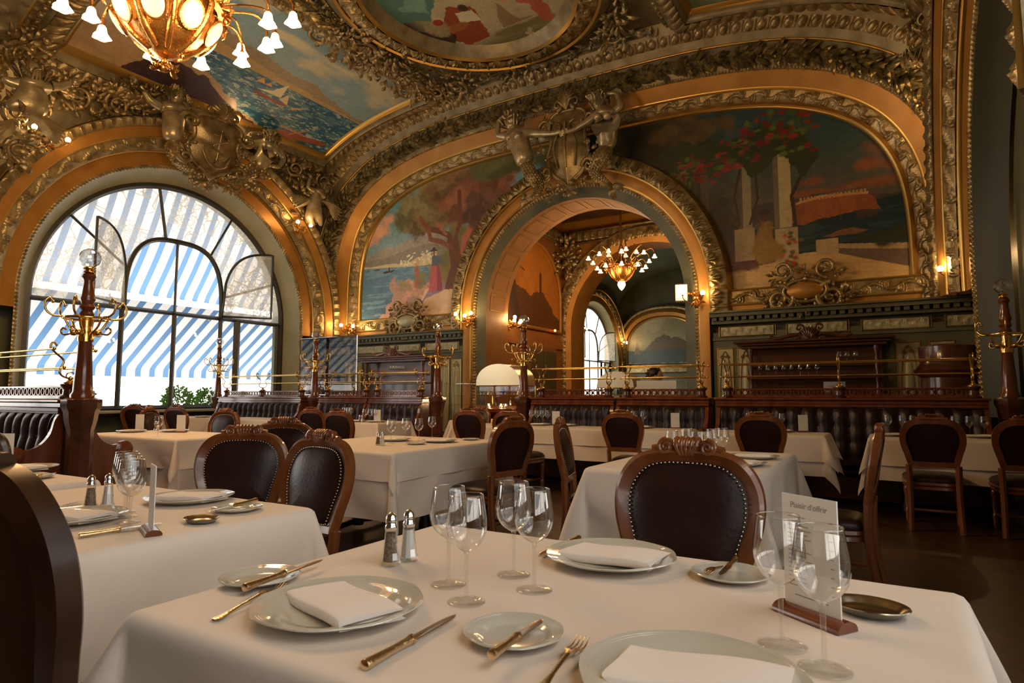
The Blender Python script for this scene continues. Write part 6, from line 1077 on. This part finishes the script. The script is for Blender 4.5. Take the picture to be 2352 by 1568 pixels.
def head(mm, c, r, face, up=(0, 0, 1)):
    """head with brow, nose, chin and ears, looking along face"""
    f = np.array(face, float); f /= np.linalg.norm(f); s = np.cross(f, up); s /= np.linalg.norm(s); u = np.cross(s, f); c = np.array(c); B = Matrix(((s[0], f[0], u[0], c[0]), (s[1], f[1], u[1], c[1]), (s[2], f[2], u[2], c[2]), (0, 0, 0, 1)))
    mm.ball((0, 0, .1 * r), r, 18, mx=B, sq=(.82, .95, 1.05)); mm.ball((0, .28 * r, -.5 * r), r * .58, 14, mx=B, sq=(.85, .85, .95)); mm.tube([(0, .88 * r, .2 * r), (0, 1.1 * r, -.12 * r), (0, .95 * r, -.2 * r)], [r * .09, r * .16, r * .1], 8, mx=B); mm.tube([(-.18 * r, .82 * r, -.42 * r), (0, .9 * r, -.4 * r), (.18 * r, .82 * r, -.42 * r)], r * .07, 6, mx=B); mm.tube([(-.5 * r, .72 * r, .3 * r), (-.2 * r, .92 * r, .34 * r), (.2 * r, .92 * r, .34 * r), (.5 * r, .72 * r, .3 * r)], r * .08, 6, mx=B)
    for k in (-1, 1): mm.ball((k * .3 * r, .76 * r, .12 * r), r * .14, 8, mx=B); mm.ball((k * .82 * r, 0, 0), r * .2, 8, mx=B, sq=(.4, .8, 1.2))
def hair(mm, c, r, seed, drop=1.2):
    q = random.Random(seed)
    for k in range(60): a = q.random() * 2 * PI; e = q.uniform(-.2, 1.2); d = np.array([math.cos(a) * math.cos(e), math.sin(a) * math.cos(e), math.sin(e)]); p = np.array(c) + d * r * 1.0; mm.tube([p, p + d * r * .25 + np.array([q.uniform(-.2, .2), q.uniform(-.2, .2), -.1]) * r, p + np.array([q.uniform(-.4, .4), q.uniform(-.2, .2), -q.uniform(.2, drop)]) * r], [r * .13, r * .15, r * .06], 6)
ST = mat('gilded_plaster_figure', (.36, .27, .14), .3, .5, (.58, .47, .27), 6, bump=.2, bscale=30)
def body(t, hd, sh, wa, hip, arms, legs, sc_=1., face=(0, -1, -.2), seed=1, bust=False, out=(0, -1, 0), m=ST):
    """torso from joints; sh = pair of shoulders; arms/legs: lists of joint lists"""
    hd, wa, hip = map(np.array, (hd, wa, hip)); s0, s1 = np.array(sh[0]), np.array(sh[1]); ch = (s0 + s1) / 2; o = np.array(out, float)
    C_ = [[('hip', hip, .145 * sc_), ('wa', wa, .125 * sc_), ('ch', ch * .75 + wa * .25 + o * .02, .16 * sc_), ('top', ch, .125 * sc_), ('nk', ch * .45 + hd * .55, .052 * sc_), ('hb', hd - (hd - ch) * .12, .055 * sc_)]]
    for s_, a, nm in zip((s0, s1), arms, 'ab'): C_.append([('top', ch, .115 * sc_), (nm + '0', s_, .068 * sc_)] + [(nm + str(i + 1), p, r * sc_) for i, (p, r) in enumerate(zip(a, (.05, .032, .03)))])
    for a, nm in zip(legs, 'lr'): C_.append([('hip', hip, .125 * sc_)] + [(nm + str(i), p, r * sc_) for i, (p, r) in enumerate(zip(a, np.linspace(.105, .04, len(a))))])
    b = skin('body', C_, m, t); mm = M(); head(mm, hd, .118 * sc_, face)
    if bust:
        sd = (s1 - s0) / (np.linalg.norm(s1 - s0) + 1e-9)
        for k in (-1, 1): mm.ball(ch * .72 + wa * .28 + sd * k * .065 * sc_ + o * .115 * sc_, .055 * sc_, 12)
    for a in arms:        # hands: palm, four fingers and a thumb
        mm.build('head', m, t, 60) if a is arms[0] else None; mm = M(); e = np.array(a[-1]); d = e - np.array(a[-2]); d /= np.linalg.norm(d); pv = np.cross(d, o); pv /= np.linalg.norm(pv) + 1e-9; mm.ball(e + d * .03 * sc_, .035 * sc_, 10)
        for k in range(4): f0 = e + d * .045 * sc_ + pv * (k - 1.5) * .016 * sc_; mm.tube([f0, f0 + d * .03 * sc_, f0 + d * (.055 - .006 * abs(k - 1.5)) * sc_ - o * .012 * sc_], [.009 * sc_, .008 * sc_, .005 * sc_], 6)
        mm.tube([e + pv * .025 * sc_, e + pv * .045 * sc_ + d * .02 * sc_, e + pv * .045 * sc_ + d * .045 * sc_], [.01 * sc_, .009 * sc_, .006 * sc_], 6); mm.build('hand', m, t, 60)
    h = M(); hair(h, hd, .118 * sc_, seed); h.build('hair', GP if m is ST else m, t, 60); return t
def tail(t, pts, r0, seed, m=GP):
    P = bez(pts, 10); n = len(P); rr = np.interp(np.linspace(0, 1, n), [0, .15, .7, 1], [r0, r0 * 1.1, r0 * .5, r0 * .28]); mm = M(); mm.tube(P, rr, 14); r = random.Random(seed)
    for k in range(0, n - 1):      # scales
        tv = P[min(k + 1, n - 1)] - P[k]; tv /= np.linalg.norm(tv) + 1e-9; u = np.cross(tv, (0.3, .9, .1)); u /= np.linalg.norm(u); v = np.cross(tv, u)
        for j in range(8): a = j * PI / 4 + (k % 2) * PI / 8; d = u * math.cos(a) + v * math.sin(a); leaf(mm, P[k] + d * rr[k] * .93, tv + d * .1, d, .07, .05, .1)
    e = P[-1]; tv = P[-1] - P[-4]; tv /= np.linalg.norm(tv)
    for s_ in (-1, 1):
        for q in (.5, .9): leaf(mm, e, tv + s_ * q * np.array([tv[2], 0, -tv[0]]), np.array([0, -1., 0]), .3, .12, .3)
    mm.build('scaled_tail', m, t, 60)
Yp = 11.15
def pt(u, v, dy=0.): return atY(u, v, Yp + dy)
t = thing('mermaid_statue', 'gilded mermaid on the left of the archway crown, arm behind her head', 'sculpture', tuple(pt(1205, 400)), group='pair of gilded mermaids'); O = pt(1205, 400); q = lambda u, v, dy=0: pt(u, v, dy) - O
body(t, q(1176, 278), (q(1168, 312, .03), q(1204, 306)), q(1202, 352, -.05), q(1208, 384), ([q(1142, 312), q(1146, 276), q(1168, 262)], [q(1240, 306, -.1), q(1272, 306, -.2), q(1290, 302, -.25)]), [], 1.65, (-.3, -1, -.2), 1, True); tail(t, [q(1208, 380), q(1222, 404, -.1), q(1238, 428, -.05), q(1226, 448, -.12), q(1212, 456)], .13, 3)
t = thing('mermaid_statue', 'taller gilded mermaid on the right of the archway crown, elbow raised', 'sculpture', tuple(pt(1390, 380)), group='pair of gilded mermaids'); O = pt(1390, 380)
body(t, q(1376, 232), (q(1372, 262), q(1408, 258)), q(1396, 312, -.05), q(1394, 346), ([q(1346, 282, -.1), q(1318, 298, -.2), q(1300, 304, -.25)], [q(1426, 244), q(1416, 214), q(1390, 216)]), [], 1.5, (-.4, -1, -.25), 2, True); tail(t, [q(1394, 342), q(1376, 366, -.12), q(1366, 394, -.05), q(1384, 414, -.1), q(1402, 428)], .14, 5)
# cartouche with shell crest between the mermaids
def cartouche(name, label, O, u, v, n_, w_, h, seed, fn=None, m=GP):
    """shield in the plane of u (sideways) and v (up), n_ towards the room"""
    O, u, v, n_ = (np.array(a, float) for a in (O, u, v, n_)); t = thing(name, label, 'plaster ornament', tuple(O)); P = lambda a, b, c=0: u * a * w_ + v * b * h + n_ * c
    out = bez([(0, .5), (.3, .48), (.42, .36), (.38, .1), (.46, -.1), (.34, -.34), (.12, -.46), (0, -.56)], 6); ring = [(a, b) for a, b in out] + [(-a, b) for a, b in out[::-1][1:-1]]
    mm = M(); k = np.linspace(.001, 1, 8); mm.grid(np.array([[P(a * s_, b * s_, .16 * (1 - s_ ** 2) + .02) for a, b in ring] for s_ in k]), cv=True); mm.build('shield', m, t, 180)
    mm = M(); mm.tube([P(a, b, .04) for a, b in ring], .035 * min(w_, h) * 1.1, 7, closed=True)
    for sg in (1, -1):
        for (cx, cz, r, tr, d, a0) in ((.5, .3, .17, 1.5, sg, PI), (.48, -.32, .15, 1.4, -sg, PI), (.2, .58, .12, 1.4, -sg, -PI / 2)):
            sp = spiral((0, 0, 0), r, tr, d, a0, n=24); mm.tube([P(sg * cx, cz, .1) + u * x * w_ * .9 + v * z * h * .7 for x, _, z in sp], np.linspace(.05, .02, 25) * min(w_, h), 7)
    mm.build('scroll_frame', m, t, 60); mm = M(); 
    for k in range(9): a = -1.2 + k * .3; mm.tube([P(0, .5, .1), P(.12 * math.sin(a), .56 + .1 * math.cos(a), .2), P(.22 * math.sin(a), .56 + .2 * math.cos(a), .12)], [.015, .035 * w_, .03 * w_], 6)
    for (a, b) in ((.5, -.1), (-.5, -.1), (.3, -.55), (-.3, -.55), (.0, -.62), (.55, .5), (-.55, .5)): foliage(mm, P(a, b, .06), 'x' and .11 * h, 9, seed + int(a * 10), n_, 11 and .11 * h, .05 * h)
    mm.build('leaf_spray', m, t, 60)['kind'] = 'stuff'
    if fn: mm = M(); fn(mm, P); mm.build('relief_emblem', m, t, 60)
    return t
cartouche('cartouche', 'shell-crested cartouche held between the two mermaids', atY(1306, 338, 11.35), (1, 0, 0), (0, 0, 1), (0, -1, 0), 1.0, 1.55, 11, lambda mm, P: [mm.tube(bez([P(x * .2, -.3, .14), P(x * .25, 0, .2), P(x * .1, .25, .18), P(x * .2, .32, .16)], 5), .025, 6) for x in (-1, 0, 1)])
def anchor(mm, P): mm.tube([P(0, -.3, .16), P(0, .3, .18)], .03, 7); mm.tube(bez([P(-.25, -.12, .14), P(-.15, -.3, .18), P(0, -.36, .2), (P(.15, -.3, .18)), P(.25, -.12, .14)], 6), .03, 7); mm.tube([P(-.15, .2, .17), P(.15, .2, .17)], .025, 6); mm.tube(bez([P(-.1, .3, .2), P(.12, .15, .22), P(-.12, 0, .22), P(.12, -.15, .22), P(-.05, -.28, .22)], 8), .018, 6)
cartouche('cartouche', 'anchor shield between the two figures over the big window', atX(492, 338, -11.75), (0, 1, 0), (.25, 0, .97), (.97, 0, -.25), 1.25, 1.15, 21, anchor)
for (u, v, lb, w1) in ((938, 738, 'oval framed cartouche at the foot of the woman painting', 1.25), (1850, 668, 'oval framed cartouche at the foot of the terrace painting', 1.25)):
    O = atY(u, v, 11.82); t = thing('cartouche', lb, 'plaster ornament', tuple(O)); mm = M(); mm.ball((0, -.06, 0), 1, 24, sq=(.3, .09, .15)); mm.build('oval_boss', CR if u < 1000 else GO, t, 180); mm = M(); mm.tube([(.34 * math.cos(a), -.06, .19 * math.sin(a)) for a in np.arange(36) * PI / 18], .035, 7, closed=True)
    scroll_pair(mm, (0, -.05, 0), 1.25, r=.035); scroll_pair(mm, (0, -.03, -.12), 1.0, r=.03)
    for a, b in ((-.55, -.15), (.55, -.15), (0, .3), (-.4, .28), (.4, .28), (0, -.28)): foliage(mm, (a, -.02, b), .13, 18, int(50 * a + 99), (0, -1, 0), .12, .06)
    mm.build('scroll_frame', GP, t, 60)
# tritons over the window
Xp = -12.0
def px_(u, v, dx=0.): return atX(u, v, Xp + dx)
q = lambda u, v, dx=0: px_(u, v, dx) - O
O = px_(400, 330); t = thing('triton_statue', 'bronzed figure seen from behind left of the anchor shield over the window', 'sculpture', tuple(O), group='figures over the window'); body(t, q(404, 222), (q(372, 246), q(428, 252)), q(398, 292, .08), q(396, 330, .05), ([q(346, 232), q(328, 204), q(316, 190)], [q(438, 278, .1), q(432, 248, .1), q(420, 228, .05)]), [], 1.6, (.3, 1, .1), 4, out=(1, 0, 0)); tail(t, [q(398, 330), q(412, 366, .1), q(440, 388, .05), q(470, 398)], .16, 6)
O = px_(590, 370); t = thing('triton_statue', 'bronzed figure with an arm over its head right of the anchor shield', 'sculpture', tuple(O), group='figures over the window'); body(t, q(622, 316), (q(592, 330), q(640, 342)), q(602, 366, .08), q(588, 392, .05), ([q(562, 330), q(576, 306), q(606, 306)], [q(652, 366), q(640, 384, .1), q(622, 380, .15)]), [], 1.45, (.6, -.6, -.3), 5, out=(1, 0, 0)); tail(t, [q(590, 390), q(560, 402, .1), q(530, 408, .1), q(500, 400)], .14, 7)
def spray(name, label, pts, rad, n, nrm, seed, L_=.22, w_=.09, scr=True, m=GP):
    mm = M(); O = np.array(pts[0]); N = np.array(nrm, float); N /= np.linalg.norm(N)
    for i, p in enumerate(pts):
        p = np.array(p) - O; foliage(mm, p, rad, n, seed + i, N, L_, w_)
        if scr and i % 2 == 0:
            u = np.cross(N, (0, 0, 1.)); u = u / np.linalg.norm(u) if np.linalg.norm(u) > .2 else np.array([1., 0, 0]); v = np.cross(u, N); sg = 1 if i % 2 else -1; mm.tube([p + N * .05 + (u * x + v * z) * rad * 1.6 for x, _, z in spiral((.2 * sg, 0, 0), .5, 1.7, sg, .5 * i, n=30)], np.linspace(.16, .06, 31) * rad, 7)
    o = mm.build(name, m, loc=tuple(O), ang=60); tag(o, label, 'plaster ornament', 'carved leaf and scroll sprays'); return o
spray('shell_spray', 'shells and fish tails hanging below the anchor shield', [px_(445, 398), px_(490, 410), px_(535, 422), px_(575, 405)], .2, 16, (1, -.2, -.2), 31)
spray('leaf_scroll', 'leaf scrolls on the pale spandrel left of the window figures', [atX(u, v, -12.5) for u, v in ((165, 215), (215, 225), (255, 235), (135, 190), (300, 250))], .3, 26, (1, 0, -.6), 41, .2, .08)
spray('leaf_scroll', 'leaf scrolls in the corner spandrel above the small cherub', [atX(u, v, -12.3) for u, v in ((670, 385), (700, 400), (735, 415), (690, 440), (715, 465), (700, 500))], .24, 24, (1, -.5, -.5), 51, .18, .07)
spray('leaf_scroll', 'leaf scrolls around the cherub at the far left corner', [atX(u, v, -12.0) for u, v in ((30, 120), (70, 100), (20, 250), (60, 300), (20, 340), (120, 200))], .3, 26, (1, .3, -.4), 61)
spray('leaf_scroll', 'leaf scrolls around the cherub in the shaded right corner', [atY(u, v, 10.9) for u, v in ((2115, 50), (2130, 20), (2200, 60), (2220, 110), (2190, 160), (2160, 200), (2215, 190))], .2, 26, (-.4, -1, -.4), 71, .16, .07)
def cherub(name, label, P_, hd, s0, s1, wa, hip, a0, a1, l0, l1, s, face, out, seed, wing):
    global O; O = P_(*hip); t = thing(name, label, 'sculpture', tuple(O), group='small winged cherubs'); g = lambda p: P_(*p) - O
    body(t, g(hd), (g(s0), g(s1)), g(wa), g(hip), ([g(p) for p in a0], [g(p) for p in a1]), [[g(p) for p in l0], [g(p) for p in l1]], s, face, seed, out=out)
    mm = M()
    for w1 in wing:
        b, e = g(w1[0]), g(w1[1])
        for k in range(7): d = e - b; d = d / np.linalg.norm(d); v = np.cross(d, out); leaf(mm, b + d * .05 * k, d * (1 - .08 * k) + v * .12 * k, np.array(out, float), np.linalg.norm(e - b) * (1 - .07 * k), .12 * s, .1)
    mm.build('wings', ST, t, 60)
XC = lambda u, v: atX(u, v, -12.1)
cherub('cherub_statue', 'small winged cherub in the corner between window and woman painting', XC, (748, 432), (722, 440), (740, 448), (722, 462), (720, 480), [(706, 430), (712, 408)], [(752, 462), (762, 478)], [(732, 498), (738, 520)], [(708, 500), (722, 520)], 1.1, (.6, -.5, -.3), (1, -.3, 0), 8, [((718, 455), (676, 478)), ((735, 458), (785, 484))])
XD = lambda u, v: atX(u, v, -11.8)
cherub('cherub_statue', 'large winged cherub with outstretched arm at the upper corner over the window', XD, (74, 168), (52, 196), (96, 192), (74, 226), (62, 250), [(20, 188), (0, 176)], [(132, 200), (166, 190)], [(92, 262), (60, 268)], [(34, 232), (10, 248)], 1.6, (.6, -.6, -.4), (1, 0, 0), 9, [((50, 262), (150, 300)), ((40, 270), (-20, 330))])
YC = lambda u, v: atY(u, v, 10.9)
cherub('cherub_statue', 'shaded cherub bending down in the right corner of the vault', YC, (2098, 132), (2122, 104), (2138, 92), (2150, 124), (2166, 140), [(2104, 116), (2092, 140)], [(2128, 62), (2140, 46)], [(2150, 168), (2162, 190)], [(2178, 168), (2150, 186)], 1.15, (-.4, -.8, -.5), (-.3, -1, 0), 10, [((2150, 190), (2226, 146)), ((2160, 195), (2190, 230))])
# scroll consoles round the round ceiling painting
for k, (pts, lb) in enumerate([([(745, 60), (790, 100), (830, 120), (800, 60), (850, 90), (900, 110)], 'big carved scroll console left of the round ceiling canvas'), ([(1420, 60), (1390, 120), (1440, 110), (1480, 130), (1500, 90), (1410, 20)], 'carved scroll and shell console right of the round ceiling canvas'), ([(1190, 165), (1230, 175), (1270, 160), (1250, 200), (1300, 150), (1215, 140)], 'leaf scroll bracket under the round ceiling canvas, over the mermaids'), ([(1010, 190), (1050, 205), (1080, 225), (1100, 240), (1060, 180), (1120, 200)], 'shell scroll between the sailing boat canvas and the ledge'), ([(840, 130), (900, 165), (940, 190)], 'leafy bracket on the edge of the sailing boat canvas')]):
    spray('scroll_console', lb, [atV(u, v, .14) for u, v in pts], .3, 24, (0, -.2, -1), 80 + 10 * k, .2, .09)
mm = M(); P = [atV(u, v, .25) for u, v in ((1095, 235), (1085, 215), (1040, 205), (1010, 220), (1030, 245), (1070, 255))]; 
# leaf bunches on the ceiling canvas frame
spray('leaf_bunch', 'flower bunch hanging over the canvas edge beside the window figures', [atV(u, v, .2) for u, v in ((290, 165), (325, 180), (350, 178))], .2, 20, (.2, 0, -1), 141, scr=False, m=GD)
trim(garland(oval(1.65 + .85, 1.8 + .85, .1), oval(1.65 + 1.1, 1.8 + 1.1, .1), (CX, 8, 2), 420, .2, .08, seed=9), GD)
trim(garland(np.stack([np.full(40, -8.75), np.linspace(4.6, 10.8, 40), zv(np.full(40, -8.75)) - .16], 1), np.stack([np.full(40, -8.45), np.linspace(4.6, 10.8, 40), zv(np.full(40, -8.45)) - .12], 1), (CX, 8, 2), 360, .2, .08, seed=12), GP)

# ================================================================ PERSON beyond the banquette
t = thing('person', 'person in a pale pink shirt bending forward behind the archway banquette', 'person', (-3.62, 9.75, 0))
SK = mat('skin', (.5, .28, .18), .5); SH = mat('pale_pink_shirt', (.75, .5, .42), .8); TR = mat('dark_trousers', (.02, .02, .025), .8); HA = mat('dark_hair', (.02, .012, .008), .5)
skin('body', [[('p', (0, 0, .93), .12), ('w', (.06, 0, 1.08), .11), ('c', (.2, 0, 1.26), .13), ('n', (.32, 0, 1.38), .055), ('h', (.38, 0, 1.44), .06)], [('c', (.2, 0, 1.26), .13), ('sa', (.22, .17, 1.3), .06), ('ea', (.3, .22, 1.05), .042), ('ha', (.45, .18, .98), .03)], [('c', (.2, 0, 1.26), .13), ('sb', (.22, -.17, 1.3), .06), ('eb', (.3, -.22, 1.05), .042), ('hb', (.45, -.18, .98), .03)], [('p', (0, 0, .93), .12), ('ka', (.02, .1, .5), .06), ('fa', (-.02, .1, .06), .04), ('ta', (.12, .1, .03), .035)], [('p', (0, 0, .93), .12), ('kb', (.02, -.1, .5), .06), ('fb', (-.02, -.1, .06), .04), ('tb', (.12, -.1, .03), .035)]], SK, t)
skin('shirt', [[('p', (-.01, 0, .92), .145), ('w', (.05, 0, 1.08), .15), ('c', (.19, 0, 1.27), .165), ('n', (.28, 0, 1.35), .08)], [('c', (.19, 0, 1.27), .165), ('sa', (.22, .18, 1.3), .08), ('ea', (.28, .22, 1.1), .065)], [('c', (.19, 0, 1.27), .165), ('sb', (.22, -.18, 1.3), .08), ('eb', (.28, -.22, 1.1), .065)]], SH, t)
skin('trousers', [[('p', (0, 0, .9), .15), ('ka', (.02, .11, .5), .085), ('fa', (-.02, .1, .1), .07)], [('p', (0, 0, .9), .15), ('kb', (.02, -.11, .5), .085), ('fb', (-.02, -.1, .1), .07)]], TR, t)
mm = M(); head(mm, (.42, 0, 1.5), .105, (.8, 0, -.5)); mm.build('head', SK, t, 60)
for sy in (1, -1):
    mm = M(); mm.ball((.45, sy * .18, .98), .035, 10)
    for k in range(4): mm.tube([(.46, sy * .18 + (k - 1.5) * .018, .975), (.5, sy * .18 + (k - 1.5) * .02, .96), (.53, sy * .18 + (k - 1.5) * .02, .935)], [.009, .008, .006], 6)
    mm.tube([(.44, sy * .14, .975), (.48, sy * .125, .965), (.5, sy * .125, .95)], [.01, .009, .007], 6); mm.build('hand', SK, t, 60)
mm = M(); mm.ball((.39, 0, 1.545), .115, 16, sq=(1.0, .92, .9)); hair(mm, (.39, 0, 1.53), .1, 3, .5); mm.build('hair', HA, t, 60)
